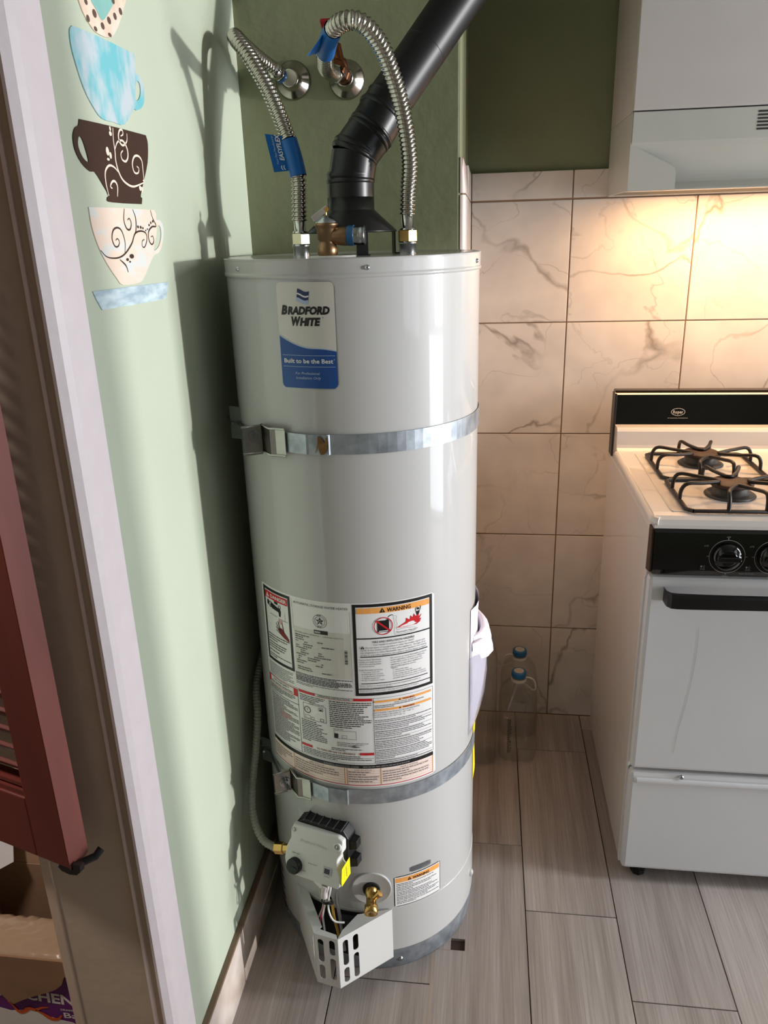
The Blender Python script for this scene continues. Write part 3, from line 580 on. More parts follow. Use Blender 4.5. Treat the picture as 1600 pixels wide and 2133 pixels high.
P.tri('black', 0.0265, 0.7755, 0.0062, 'white')
for k, (t, a, b) in enumerate((('Do not store or use gasoline or other flammable vapors and', 0.0320, 0.1440), ('liquids in the vicinity of this or any other appliance.  Storage of or', 0.0225, 0.1460), ('use of gasoline or other flammable vapors or liquids in the vicinity', 0.0225, 0.1480), ('of this or any other appliance can result in serious injury or death.', 0.0225, 0.1480))):
    P.text('grey', t, a, 0.7762-k*0.0049, 0.0047, b-a, 0, 0, 'LEFT')
P.rect('black', 0.0220, 0.7580, 0.1500, 0.7598, 2)
for k, t in enumerate(('Vapors from flammable', 'liquids can explode and', 'catch fire causing death', 'or severe burns.')): P.text('grey', t, 0.0190, 0.7520-k*0.0045, 0.0043, None, 0, 0, 'LEFT')
for k, t in enumerate(('Do not use or store flammable products', 'such as gasoline, solvents or adhesives', 'in the same room or area near this', 'appliance, or any other appliance or', 'any possible ignition source.')): P.text('grey', t, 0.0770, 0.7520-k*0.0045, 0.0043, None, 0, 0, 'LEFT')
for k, t in enumerate(('Keep flammable products:', '   1. far away from any', '       possible ignition source', '   2. in approved containers', '   3. tightly closed and', '   4. out of children\'s reach.')): P.text('grey', t, 0.0190 + (0.004 if k else 0), 0.7310-k*0.0043, 0.0041, None, 0, 0, 'LEFT')
for k, t in enumerate(('Vapors:', '1. cannot be seen,', '2. are heavier than air,', '3. go a long way on the floor and', '4. can be carried from other rooms to', '    possible ignition sources by air currents')): P.text('grey', t, 0.0770 + (0.004 if k else 0), 0.7310-k*0.0043, 0.0041, None, 0, 0, 'LEFT')
P.rect('black', 0.0215, 0.7030, 0.1500, 0.7045, 2)
for k, t in enumerate(('Water heaters in residential garages must be installed and located, or', 'protected, to avoid physical damage.')): P.text('grey', t, 0.0190, 0.6980-k*0.0044, 0.0041, None, 0, 0, 'LEFT')
P.rect('black', 0.0160, 0.6915, 0.1560, 0.6930, 2)
for k, t in enumerate(('Read and follow water heater warnings and instructions. If owner\'s', 'manual is missing contact the distributor or manufacturer.')): P.text('grey', t, 0.0190, 0.6875-k*0.0043, 0.0041, None, 0, 0, 'LEFT')
# lower panels
P.frame('black', -0.2020, 0.5285, 0.1612, 0.6720, 0.0005); P.rect('black', -0.1100, 0.5285, -0.1092, 0.6700, 2); P.rect('black', 0.0415, 0.5285, 0.0423, 0.6715, 2)
P.rect('red', -0.2010, 0.6530, -0.1110, 0.6695, 2); P.rect('white', -0.1935, 0.6545, -0.1200, 0.6685, 3)
P.text('black', 'FOR YOUR SAFETY', -0.1570, 0.6625, 0.0058, 0.0500, 0.01, 0, 'CENTER', 4); P.text('black', 'READ BEFORE OPERATING', -0.1570, 0.6560, 0.0055, 0.0680, 0.01, 0, 'CENTER', 4)
P.fine('black', -0.199, -0.113, 0.6500, 4, 0.0032, 0.0013, seed=50); P.rect('black', -0.2015, 0.6345, -0.1095, 0.6355, 2)
P.fine('black', -0.197, -0.113, 0.6310, 30, 0.0033, 0.0013, 0.5, seed=51); P.fine('red', -0.165, -0.130, 0.6010, 4, 0.0033, 0.0010, 0.3, 3, seed=52)
P.rect('red', -0.1070, 0.6665, -0.0700, 0.6720, 2); P.rect('red', 0.0050, 0.6665, 0.0400, 0.6720, 2); P.rect('red', -0.0700, 0.6658, 0.0050, 0.6664, 2)
P.text('black', 'OPERATING INSTRUCTIONS', -0.0330, 0.6672, 0.0058, 0.0640, 0.01)
P.fine('black', -0.105, -0.050, 0.6630, 4, 0.0037, 0.0014, seed=53)
P.frame('grey', -0.0985, 0.6110, -0.0490, 0.6460, 0.0008); P.ring('grey', -0.0890, 0.6320, 0.0075, 0.0016); P.rect('black', -0.0895, 0.6300, -0.0885, 0.6350, 3); P.frame('grey', -0.0640, 0.6350, -0.0550, 0.6425, 0.0010); P.rect('black', -0.0615, 0.6365, -0.0575, 0.6395, 3)
P.frame('grey', -0.0950, 0.6130, -0.0830, 0.6200, 0.0007); P.frame('grey', -0.0810, 0.6120, -0.0750, 0.6180, 0.0007); P.frame('grey', -0.0620, 0.6130, -0.0540, 0.6190, 0.0010)
P.fine('grey', -0.084, -0.052, 0.6490, 2, 0.0025, 0.0010, 0.2, seed=54)
P.fine('black', -0.105, -0.050, 0.6080, 12, 0.0040, 0.0015, 0.4, seed=55); P.fine('black', -0.042, 0.038, 0.6630, 14, 0.0042, 0.0017, 0.3, seed=56)
P.frame('grey', -0.0350, 0.5820, 0.0080, 0.6000, 0.0006); P.rect('black', -0.0345, 0.5830, -0.0270, 0.5930, 3); P.frame('grey', -0.020, 0.5840, -0.010, 0.5900, 0.0006); P.fine('grey', -0.036, 0.030, 0.6030, 1, 0.003, 0.0009, 0.2, seed=57); P.fine('grey', -0.030, 0.034, 0.5740, 3, 0.0035, 0.0010, 0.3, seed=58); P.poly('grey', [(-0.005, 0.566), (0.010, 0.572), (0.004, 0.568), (0.016, 0.566), (0.004, 0.564)], 3)
P.fine('black', -0.042, 0.036, 0.5600, 2, 0.0035, 0.0013, seed=59)
P.rect('red', -0.1080, 0.5475, -0.0830, 0.5530, 2); P.rect('red', 0.0130, 0.5475, 0.0400, 0.5530, 2); P.text('dark_red', 'TO TURN OFF GAS TO APPLIANCE', -0.0345, 0.5480, 0.0054, 0.0780, 0.02)
P.fine('black', -0.105, 0.039, 0.5445, 4, 0.0038, 0.0014, 0.3, seed=60); P.rect('black', -0.108, 0.5400, 0.0395, 0.5405, 2)
P.rect('orange', 0.0440, 0.6620, 0.1570, 0.6665, 2); P.tri('black', 0.0920, 0.6622, 0.0040, 'orange'); P.text('dark_red', 'WARNING', 0.1090, 0.6625, 0.0046, 0.0240, 0.02)
P.text('black', 'FOR YOUR SAFETY', 0.1030, 0.6575, 0.0044, 0.0420); P.fine('grey', 0.0440, 0.1560, 0.6560, 2, 0.0035, 0.0014, seed=61)
P.rect('orange', 0.0440, 0.6440, 0.1570, 0.6485, 2); P.tri('black', 0.0920, 0.6442, 0.0040, 'orange'); P.text('dark_red', 'WARNING', 0.1090, 0.6445, 0.0046, 0.0240, 0.02)
P.text('grey', 'HOT WATER CAN PRODUCE 3RD DEGREE BURNS', 0.0435, 0.6390, 0.0044, 0.0880, 0, 0, 'LEFT'); P.text('grey', 'IN LESS THAN 6 SECONDS AT 140° F (60° C)', 0.0435, 0.6345, 0.0042, 0.0760, 0, 0, 'LEFT'); P.text('grey', 'IN 30 SECONDS AT 130° F (54° C)', 0.0435, 0.6300, 0.0042, 0.0580, 0, 0, 'LEFT')
zz = 0.6245
for k, n_ in enumerate((2, 4, 4, 1, 5, 6, 3)):
    P.fine('grey', 0.0440, 0.1580, zz, n_, 0.0036, 0.0014, 0.3, seed=70+k); zz -= n_*0.0036 + 0.0004; P.rect('grey', 0.0440, zz-0.0004, 0.1590, zz, 2); zz -= 0.0015
P.rect('black', -0.2020, 0.5175, 0.1605, 0.5255, 2); P.text('silver', 'CONTROL DIAGNOSTIC CODES', -0.0250, 0.5190, 0.0056, 0.0700, 0.01); P.fine('silver', 0.0180, 0.1560, 0.5225, 1, 0.003, 0.0020, 0.0, 3, seed=80)
P.rect('pink', -0.2020, 0.4800, 0.1610, 0.5172, 1)
for u in (-0.1340, -0.0190, -0.0140, 0.0510, 0.1590): P.rect('tan', u, 0.4800, u+0.0016, 0.5172, 2)
for k in range(6): P.rect('tan', -0.2010, 0.4840+k*0.0054, 0.1600, 0.4844+k*0.0054, 2)
P.text('grey', 'LED STATUS', 0.0180, 0.5125, 0.0040, 0.0320); P.text('grey', 'FAULT STATUS', 0.1080, 0.5125, 0.0040, 0.0360); P.text('grey', 'LED STATUS', -0.0760, 0.5125, 0.0040, 0.0320)
for a, b, sd in ((-0.200, -0.138, 90), (-0.130, -0.030, 91), (-0.011, 0.048, 92), (0.055, 0.150, 93)): P.fine('grey', a, b, 0.5095, 5, 0.0054, 0.0018, 0.5, seed=sd)
P.rect('red', -0.2025, 0.4775, 0.1610, 0.4790, 2)
P.done()

# small warning label and rating tag beside the drain
a0, a1 = radians(18.0)*HR, radians(45.5)*HR
sl = obj('warning_label', wrap_rect(a0, 0.1690, a1, 0.2465, 0.002, 0.0003), INK['black'], heater); P = Print(sl)
P.rect('white', a0+0.0016, 0.1706, a1-0.0016, 0.2449, 1); P.rect('orange', a0+0.0035, 0.2310, a1-0.0035, 0.2425, 2)
P.tri('black', a0+0.0330, 0.2325, 0.0075, 'orange'); P.text('black', 'WARNING', a0+0.0590, 0.2325, 0.0085, 0.0380, 0.03)
for k, n_ in enumerate((2, 3, 3, 3, 2)): P.fine('grey', a0+0.005, a1-0.005, 0.2275-[0, 2, 5, 8, 11][k]*0.0040-k*0.0006, n_, 0.0040, 0.0016, 0.3, seed=100+k)
P.done()
t0, t1 = radians(26.7)*HR, radians(39.2)*HR
tg = obj('rating_tag', wrap_rect(t0, 0.2505, t1, 0.2640, 0.002, 0.0003), mat('grey_foil_tag', (136, 138, 142), 0.35, 0.5, vary=0.15), heater); P = Print(tg)
P.fine('grey', t0+0.003, t1-0.003, 0.2615, 3, 0.0036, 0.0014, 0.1, seed=120); P.done()

# drain valve in its dished plate
ud, zd = radians(6.2)*HR, 0.2235; dn = Vector((sin(ud/HR), -cos(ud/HR), 0)); dc = hp(ud, zd); dt = Vector((cos(ud/HR), sin(ud/HR), 0))
pt = obj('drain_plate', MB().lathe(dc - dn*0.004, dn, [(0.041, 0.002), (0.041, 0.0050), (0.0400, 0.0060), (0.038, 0.0056), (0.018, 0.0052)], 40), M_tank, heater)
obj('drain_hole', MB().lathe(dc - dn*0.004, dn, [(0.0175, 0.0), (0.0175, 0.0088), (0.0165, 0.0088)], 28), mat('dark_recess', (22, 20, 18), 0.8), pt)
dz = (dn*0.95 + Vector((0, 0, -0.35))).normalized()
dvv = obj('drain_valve', MB().lathe(dc + dn*0.003, dz, [(0.0125, 0), (0.0125, 0.012), (0.0105, 0.014), (0.0105, 0.030), (0.0135, 0.032), (0.0135, 0.048), (0.0120, 0.0485), (0.0090, 0.0485), (0.0085, 0.036)], 24), M_brass, heater)
obj('stem', MB().cyl(dc + dz*0.024, dc + dz*0.024 + (dt*0.75 + Vector((0, 0, 0.8))).normalized()*0.020, 0.0055, n=14).cyl(dc + dz*0.024 + (dt*0.75 + Vector((0, 0, 0.8))).normalized()*0.020, dc + dz*0.024 + (dt*0.75 + Vector((0, 0, 0.8))).normalized()*0.026, 0.0075, n=6), M_brass, dvv)
# bump cap on the right edge of the skirt
up = radians(80)*HR; pn = Vector((sin(up/HR), -cos(up/HR), 0)); obj('side_clip', MB().lathe(hp(up, 0.105), pn, [(0.009, 0), (0.009, 0.003), (0.004, 0.007)], 14), M_tank, heater)
# air slots low on the left of the skirt
for k in range(5):
    zc = 0.145 - k*0.026; mb = MB(); V = []; Fc = []
    for i in range(9):
        u = radians(-76 + 18*i/8)*HR; h = 0.0045*sqrt(max(0, 1-(2*i/8-1)**6)); V += [hp(u, zc-h, 0.0012), hp(u, zc+h, 0.0012)]
    for i in range(8): Fc.append((2*i, 2*i+2, 2*i+3, 2*i+1))
    obj('air_slot', mb.add(V, Fc), mat('dark_recess', (22, 20, 18), 0.8), heater)
# ------------------------------------------------------------------ gas control valve, burner guard, wiring
TH = radians(-18); vn = Vector((sin(TH), -cos(TH), 0)); vt = Vector((cos(TH), sin(TH), 0)); VZ = Vector((0, 0, 1))
def vp(s_, z, k): return Vector((HX, HY, 0)) + vn*k + vt*s_ + VZ*z
def kf(z): return 0.290 - (z-0.289)*0.39
M_cov = mat('control_cover_grey', (214, 214, 212), 0.45, vary=0.04)
M_blk = mat('black_moulding', (16, 16, 18), 0.4, vary=0.3, bump=0.05)
gc = obj('control_body', MB(), M_blk, heater); bpy.data.objects.remove(gc)
def hull(front, back, bev=0.003):
    bm = bmesh.new(); a = [bm.verts.new(p) for p in front]; b = [bm.verts.new(p) for p in back]; n = len(a)
    bm.faces.new(a); bm.faces.new(b[::-1])
    for i in range(n): bm.faces.new((a[i], b[i], b[(i+1) % n], a[(i+1) % n]))
    bmesh.ops.recalc_face_normals(bm, faces=bm.faces)
    if bev: bmesh.ops.bevel(bm, geom=list(bm.edges), offset=bev, segments=3, profile=0.5, affect='EDGES', clamp_overlap=True)
    return MB().bm(bm)
bo = [(-0.052, 0.300), (-0.047, 0.292), (0.056, 0.290), (0.066, 0.300), (0.066, 0.372), (0.055, 0.389), (-0.030, 0.389), (-0.048, 0.378), (-0.054, 0.360)]
cb = obj('control_body', hull([vp(s_, z, 0.250 if z < 0.37 else 0.244) for s_, z in bo], [vp(s_, z, 0.2100) for s_, z in bo], 0.002), M_blk, heater)
for k in range(6): obj('rib', MB().box((-0.0008, 0, 0), (0.0008, 0.030, 0.003), 0, Matrix.Translation(vp(-0.030+k*0.0165, 0.3885, 0.248)) @ Matrix(((vt.x, -vn.x, 0, 0), (vt.y, -vn.y, 0, 0), (0, 0, 1, 0), (0, 0, 0, 1)))), mat('rib_grey', (70, 70, 74), 0.4), cb)
for zc in (0.354, 0.312): obj('clip', hull([vp(0.066, zc-0.011, 0.240), vp(0.080, zc-0.008, 0.236), vp(0.080, zc+0.010, 0.236), vp(0.066, zc+0.012, 0.240)], [vp(0.066, zc-0.011, 0.218), vp(0.080, zc-0.008, 0.218), vp(0.080, zc+0.010, 0.218), vp(0.066, zc+0.012, 0.218)], 0.001), M_blk, cb)
co = [(-0.050, 0.378), (0.050, 0.380), (0.061, 0.374), (0.062, 0.353), (0.055, 0.341), (0.056, 0.326), (0.066, 0.312), (0.068, 0.294), (0.062, 0.288), (-0.040, 0.287), (-0.054, 0.296), (-0.060, 0.312), (-0.059, 0.335), (-0.052, 0.352), (-0.054, 0.366)]
cv = obj('control_cover', hull([vp(s_, z, kf(z)) for s_, z in co], [vp(s_*1.02, z, 0.2465 if z < 0.36 else 0.243) for s_, z in co], 0.0028), M_cov, heater)
fnv = (vn + VZ*0.39).normalized()
kb = obj('temperature_knob', MB().lathe(vp(-0.034, 0.306, kf(0.306)-0.001), fnv, [(0.0155, 0), (0.0155, 0.010), (0.0140, 0.0125), (0.0125, 0.013)], 28), M_blk, heater)
obj('pointer_ridge', MB().tube([vp(-0.034, 0.306, kf(0.306)) + fnv*0.0128, vp(-0.034, 0.306, kf(0.306)) + fnv*0.0128 + (vt*0.9 - VZ*0.2)*0.011], 0.0016, 6), mat('knob_ridge', (44, 44, 48), 0.5), kb)
def cplate(name, s0, z0, s1, z1, m, parent, off=0.0006):
    q = [(s0, z0), (s1, z0), (s1, z1), (s0, z1)]; return obj(name, MB().add([vp(s_, z, kf(z)) + fnv*off for s_, z in q] + [vp(s_, z, kf(z)) - fnv*0.001 for s_, z in q], [(0, 1, 2, 3), (0, 4, 5, 1), (1, 5, 6, 2), (2, 6, 7, 3), (3, 7, 4, 0)]), m, parent)
sw = cplate('status_window', 0.028, 0.308, 0.046, 0.322, mat('window_frame_grey', (190, 190, 192), 0.4), cv, 0.0015); cplate('status_lens', 0.031, 0.3105, 0.0425, 0.3195, mat('lens_dark', (60, 62, 74), 0.2), cv, 0.0019)
lab = MB()
def ctext(t, s_, z, size, width):
    V, Fc = text2d(t, size, width); lab.add([vp(s_+x, z+y, kf(z+y)) + fnv*0.0004 for x, y in V], Fc)
ctext('VERY HOT', -0.036, 0.3265, 0.0035, 0.018); ctext('WARM', -0.014, 0.300, 0.003, 0.009); ctext('PILOT', 0.004, 0.317, 0.003, 0.020); ctext('STATUS', 0.037, 0.3035, 0.003, 0.012); obj('printed_marks', lab, mat('grey_ink', (96, 94, 100), 0.5), cv, kind='stuff')
emb = MB(); V, Fc = text2d('Bradford White', 0.0075, 0.058); emb.add([vp(0.000+x, 0.352+y, kf(0.352+y)) + fnv*0.0004 for x, y in V], Fc); obj('embossed_name', emb, mat('embossed_grey', (188, 188, 188), 0.5), cv)
bs = vp(0.052, 0.362, kf(0.362)-0.004); obj('screw_boss', MB().lathe(bs, fnv, [(0.0085, -0.004), (0.0085, 0.006), (0.0070, 0.007), (0.0050, 0.007), (0.0048, 0.004)], 20).lathe(bs, fnv, [(0.0036, 0.003), (0.0036, 0.0065), (0.0015, 0.0068)], 10), M_cov, cv)
obj('screw', MB().lathe(bs, fnv, [(0.0034, 0.004), (0.0034, 0.0074), (0.0010, 0.0076)], 10), M_zinc, cv)
obj('screw', MB().lathe(vp(-0.046, 0.369, kf(0.369)-0.001), fnv, [(0.0034, 0), (0.0034, 0.003), (0.001, 0.0034)], 10), M_zinc, cv)
ys = obj('yellow_sticker', MB().prism([(-0.0182, 0.2935), (0.0182, 0.2935), (0.0182, 0.3050), (0.0135, 0.332), (-0.0182, 0.334)], vp(0.0698, 0, 0.266), vn, VZ, 0.0006), mat('yellow_sticker', (248, 232, 20), 0.4, vary=0.04), cv)
stx = MB()
for k in range(3): V, Fc = text2d('WARNING' if k == 1 else 'CAUTION HOT', 0.0065 if k == 1 else 0.003, 0.026); stx.add([vp(0.0708, 0.299+x+0.0145, 0.266) + vn*(0.008-0.008*k - y) for x, y in V], Fc)
obj('sticker_print', stx, mat('black_ink', (24, 22, 24), 0.4), ys)
obj('igniter_plug', MB().cyl(vp(-0.030, 0.288, 0.262), vp(-0.030, 0.277, 0.262), 0.006, n=12).cyl(vp(-0.016, 0.288, 0.262), vp(-0.010, 0.276, 0.262), 0.007, n=8), M_cov, heater)
obj('connector_block', hull([vp(0.022, 0.292, 0.272), vp(0.038, 0.292, 0.272), vp(0.036, 0.276, 0.270), vp(0.024, 0.276, 0.270)], [vp(0.022, 0.292, 0.258), vp(0.038, 0.292, 0.258), vp(0.036, 0.276, 0.258), vp(0.024, 0.276, 0.258)], 0.001), M_blk, heater)
# wiring loom, cable tie and pilot tube running down behind the guard
def wire(pts, r, rgb, name='wire', metal=0.0, rough=0.4): return obj(name, MB().tube(spline([vp(*p) for p in pts], 0.006), r, 7), mat('wire_%d_%d_%d' % rgb, rgb, rough, metal), heater)
wire([(0.028, 0.280, 0.262), (0.026, 0.262, 0.264), (0.020, 0.240, 0.262), (0.016, 0.215, 0.258), (0.004, 0.170, 0.262), (-0.006, 0.120, 0.258)], 0.0021, (176, 40, 64))
wire([(0.031, 0.280, 0.264), (0.028, 0.258, 0.268), (0.022, 0.238, 0.266), (0.018, 0.215, 0.262), (0.012, 0.180, 0.268), (0.010, 0.130, 0.262)], 0.0021, (232, 228, 226))
wire([(0.024, 0.280, 0.262), (0.018, 0.258, 0.264), (0.015, 0.235, 0.262), (0.014, 0.212, 0.258), (0.000, 0.170, 0.250), (-0.002, 0.120, 0.245)], 0.0024, (30, 28, 30))
wire([(0.033, 0.280, 0.262), (0.030, 0.250, 0.262), (0.024, 0.222, 0.262), (0.028, 0.200, 0.270), (0.040, 0.182, 0.272), (0.058, 0.176, 0.262)], 0.0020, (226, 226, 224))
wire([(0.002, 0.278, 0.262), (0.006, 0.255, 0.264), (0.004, 0.225, 0.260), (0.006, 0.190, 0.256), (-0.014, 0.140, 0.256)], 0.0018, (206, 204, 198))
wire([(0.040, 0.284, 0.258), (0.040, 0.250, 0.254), (0.036, 0.210, 0.250), (0.040, 0.150, 0.246), (0.045, 0.080, 0.246)], 0.0038, (178, 180, 182), 'pilot_tube', 1.0, 0.3)
wire([(0.030, 0.215, 0.258), (0.034, 0.180, 0.262), (0.042, 0.140, 0.262), (0.050, 0.095, 0.268)], 0.0032, (196, 160, 70), 'gas_tube', 1.0, 0.35)
obj('wire_sleeve', MB().tube(spline([vp(0.022, 0.262, 0.266), vp(0.018, 0.245, 0.266), vp(0.016, 0.228, 0.264)], 0.005), 0.0075, 10), mat('clear_sleeve', (206, 200, 196), 0.25), heater)
obj('connector_tab', hull([vp(-0.004, 0.277, 0.268), vp(0.018, 0.262, 0.270), vp(0.014, 0.250, 0.270), vp(-0.004, 0.260, 0.268)], [vp(-0.004, 0.277, 0.262), vp(0.018, 0.262, 0.264), vp(0.014, 0.250, 0.264), vp(-0.004, 0.260, 0.262)], 0.0008), mat('wire_226_226_224', (226, 226, 224), 0.4), heater)
tie = MB().lathe(vp(0.019, 0.2165, 0.261), (0, 0.2, 1), [(0.0105, -0.003), (0.0115, 0), (0.0105, 0.003)], 14, False); tie.tube([vp(0.028, 0.218, 0.268), vp(0.038, 0.226, 0.272), vp(0.044, 0.234, 0.274)], 0.0026, 6)
obj('cable_tie', tie, M_blk, heater)
# open burner chamber behind the guard
ch = MB()
for (u0, u1, z0, z1, off) in ((radians(-34)*HR, radians(2)*HR, 0.040, 0.160, 0.0022),):
    V = []; Fc = []
    for i in range(9): u = u0 + (u1-u0)*i/8; V += [hp(u, z0, off), hp(u, z1, off)]
    for i in range(8): Fc.append((2*i, 2*i+2, 2*i+3, 2*i+1))
    ch.add(V, Fc)
cd = obj('burner_door', ch, mat('dark_recess', (22, 20, 18), 0.8), heater)
obj('manifold_block', MB().box((-0.262, -0.995, 0.118), (-0.212, -0.970, 0.150), 0.002).cyl((-0.238, -1.0, 0.10), (-0.238, -0.965, 0.10), 0.009), mat('cast_black', (40, 40, 44), 0.5), cd)
# folded sheet-metal guard
gA, gB, gC, gD = Vector((-0.154, -0.9695, 0)), Vector((-0.252, -1.053, 0)), Vector((-0.3005, -1.0425, 0)), Vector((-0.364, -0.9200, 0)); gz0, gz1 = 0.037, 0.168
M_guard = mat('guard_enamel', (208, 208, 206), 0.35, vary=0.03, coat=0.2)
def panel(name, a, b, holes, z0=gz0, z1=gz1):
    u = (b-a); L_ = u.length; u.normalize(); w = u.cross(VZ)
    V, Fc = flat([(0, z0), (L_, z0), (L_, z1), (0, z1)], [slot(*h) for h in holes], 0.0014)
    return obj(name, MB().add([a + u*x + VZ*y + w*z for x, y, z in V], Fc), M_guard, heater)
LB = (gA-gB).length
panel('guard_panel', gB, gA, [(0.0165, 0.1235, 0.0125, 0.066), (0.0165, 0.0640, 0.0125, 0.039), (0.0400, 0.1365, 0.0125, 0.041), (0.0400, 0.0760, 0.0125, 0.065)])
LC = (gB-gC).length
panel('guard_panel', gC, gB, [(0.0125, 0.1265, 0.0130, 0.061), (0.0125, 0.0690, 0.0130, 0.039), (0.0375, 0.1410, 0.0125, 0.040), (0.0375, 0.0840, 0.0125, 0.058)])
panel('guard_panel', gD, gC, [(0.118, 0.135, 0.006, 0.044), (0.118, 0.080, 0.006, 0.044), (0.128, 0.120, 0.005, 0.060)])
obj('guard_flange', MB().prism([(gA.x, gA.y), (gB.x, gB.y), (gB.x+0.006, gB.y+0.022), (-0.222, -0.990)], (0, 0, gz1-0.0016), (1, 0, 0), (0, 1, 0), 0.0014), M_guard, heater)
obj('guard_flange', MB().prism([(gC.x, gC.y), (gD.x, gD.y), (gD.x+0.024, gD.y-0.012), (gC.x+0.012, gC.y+0.016)][::-1], (0, 0, gz1-0.0016), (1, 0, 0), (0, 1, 0), 0.0014), M_guard, heater)
obj('guard_flange', MB().prism([(gB.x, gB.y), (gC.x, gC.y), (gC.x+0.008, gC.y+0.010), (gB.x-0.004, gB.y+0.010)][::-1], (0, 0, gz1-0.0016), (1, 0, 0), (0, 1, 0), 0.0014), M_guard, heater)

# ------------------------------------------------------------------ relief valve, nipples and draft hood on top
rx, ry = -0.2470, -0.830
rv = obj('relief_valve', MB().lathe((rx, ry, 1.4415), ZV, [(0.0150, 0), (0.0172, 0.004), (0.0172, 0.012), (0.0150, 0.018), (0.0135, 0.021), (0.0135, 0.025), (0.0165, 0.027), (0.0165, 0.042), (0.0185, 0.046), (0.0200, 0.0495), (0.0200, 0.0515), (0.0185, 0.0525)], 24), M_bronze, heater)
obj('cap_cone', MB().lathe((rx, ry, 1.494), ZV, [(0.0185, 0), (0.0175, 0.003), (0.0080, 0.0105), (0.0040, 0.012)], 24), M_zinc, rv)
obj('lever', MB().box((-0.026, -0.0012, -0.005), (0.006, 0.0012, 0.005), 0.0005, Matrix.Translation((rx-0.001, ry, 1.5145)) @ Matrix.Rotation(radians(-34), 4, 'Y')), M_zinc, rv)
obj('lever_pin', MB().cyl((rx, ry, 1.505), (rx, ry, 1.519), 0.0016, n=8).cyl((rx+0.002, ry-0.004, 1.515), (rx+0.002, ry+0.004, 1.515), 0.004, n=10), M_brass, rv)
obj('outlet', MB().lathe((rx+0.008, ry, 1.473), (1, 0, 0), [(0.0125, 0), (0.0145, 0.012), (0.0155, 0.020), (0.0155, 0.026)], 24), M_bronze, rv)
obj('thread_tape', MB().lathe((-0.2130, ry, 1.473), (1, 0, 0), [(0.0150, 0), (0.0162, 0.003), (0.0158, 0.009), (0.0168, 0.012)], 24), mat('blue_tape', (40, 104, 160), 0.4, vary=0.3, scale=60), rv)
obj('outlet_cap', MB().lathe((-0.2015, ry, 1.473), (1, 0, 0), [(0.0160, 0), (0.0150, 0.001), (0.0150, 0.013), (0.0155, 0.014), (0.0150, 0.016), (0.0155, 0.0175), (0.0145, 0.019), (0.0120, 0.019)], 24), M_zinc, rv)
obj('top_plate', MB().lathe((rx+0.01, ry, 1.4412), ZV, [(0.040, 0), (0.040, 0.001), (0.038, 0.0014)], 32), mat('white_sticker', (228, 228, 226), 0.4), heater)
hood_ = obj('draft_hood', MB().lathe((HX, -0.752, 0), ZV, [(0.076, 1.4775), (0.0785, 1.4775), (0.0785, 1.480), (0.042, 1.513), (0.0405, 1.515), (0.0405, 1.535), (0.039, 1.535)], 40), M_flue2, heater)
for a in (-68, 20, 130):
    t = radians(a); e = Vector((cos(t), sin(t), 0)); q = Vector((-sin(t), cos(t), 0)); c0 = Vector((HX, -0.752, 0)) + e*0.075
    Mx = Matrix(((q.x, e.x, 0, c0.x), (q.y, e.y, 0, c0.y), (0, 0, 1, 0), (0, 0, 0, 1)))
    obj('hood_leg', MB().box((-0.010, -0.001, 1.4412), (0.010, 0.001, 1.4795), 0, Mx).box((-0.010, 0.0, 1.4412), (0.010, 0.014, 1.4428), 0, Mx), M_flue2, hood_)

# ------------------------------------------------------------------ manual and papers in the side pouch
def side_sheet(prof, t_, width, start):
    """vertical profile (off, z) swept sideways along the jacket from angle start (degrees)"""
    V = []; Fc = []; n = len(prof); m = 7
    for j in range(m):
        a = radians(start) + width/HR*j/(m-1)
        tp = (0.12, 0.75, 1, 1, 1, 0.8, 0.3)[j]
        for off, z in prof: V.append(hp(a*HR, z, off*tp + 0.0006))
    for j in range(m-1):
        for i in range(n-1): Fc.append((j*n+i, (j+1)*n+i, (j+1)*n+i+1, j*n+i+1))
    return MB().add(V, Fc, True)
pz = mat('manual_paper', (226, 222, 236), 0.5, vary=0.06)
dpouch = obj('document_pouch', side_sheet([(0.001, 0.490), (0.012, 0.52), (0.022, 0.57), (0.026, 0.62), (0.023, 0.66), (0.019, 0.672)], 0, 0.17, 72), mat('clear_pouch', (214, 214, 224), 0.1, trans=0.7, alpha=0.6, coat=0.5), heater)
for k, pr in enumerate(([(0.001, 0.50), (0.004, 0.58), (0.006, 0.67), (0.005, 0.73), (0.007, 0.778)], [(0.003, 0.50), (0.016, 0.58), (0.021, 0.64), (0.016, 0.682), (0.017, 0.704), (0.026, 0.700), (0.034, 0.684)], [(0.003, 0.50), (0.018, 0.58), (0.024, 0.64), (0.018, 0.675), (0.020, 0.690), (0.030, 0.680), (0.038, 0.660)], [(0.002, 0.50), (0.008, 0.58), (0.011, 0.64), (0.009, 0.695), (0.013, 0.714), (0.022, 0.712), (0.030, 0.700)])):
    obj('sheet', side_sheet(pr, 0, 0.14, 74 + k*1.3), pz, dpouch)
yl = obj('energy_label', side_sheet([(0.0006, 0.345), (0.0035, 0.36), (0.0020, 0.41), (0.0015, 0.43), (0.0032, 0.47), (0.0010, 0.52)], 0, 0.12, 83.5), mat('yellow_label', (240, 214, 40), 0.45, vary=0.05), heater)

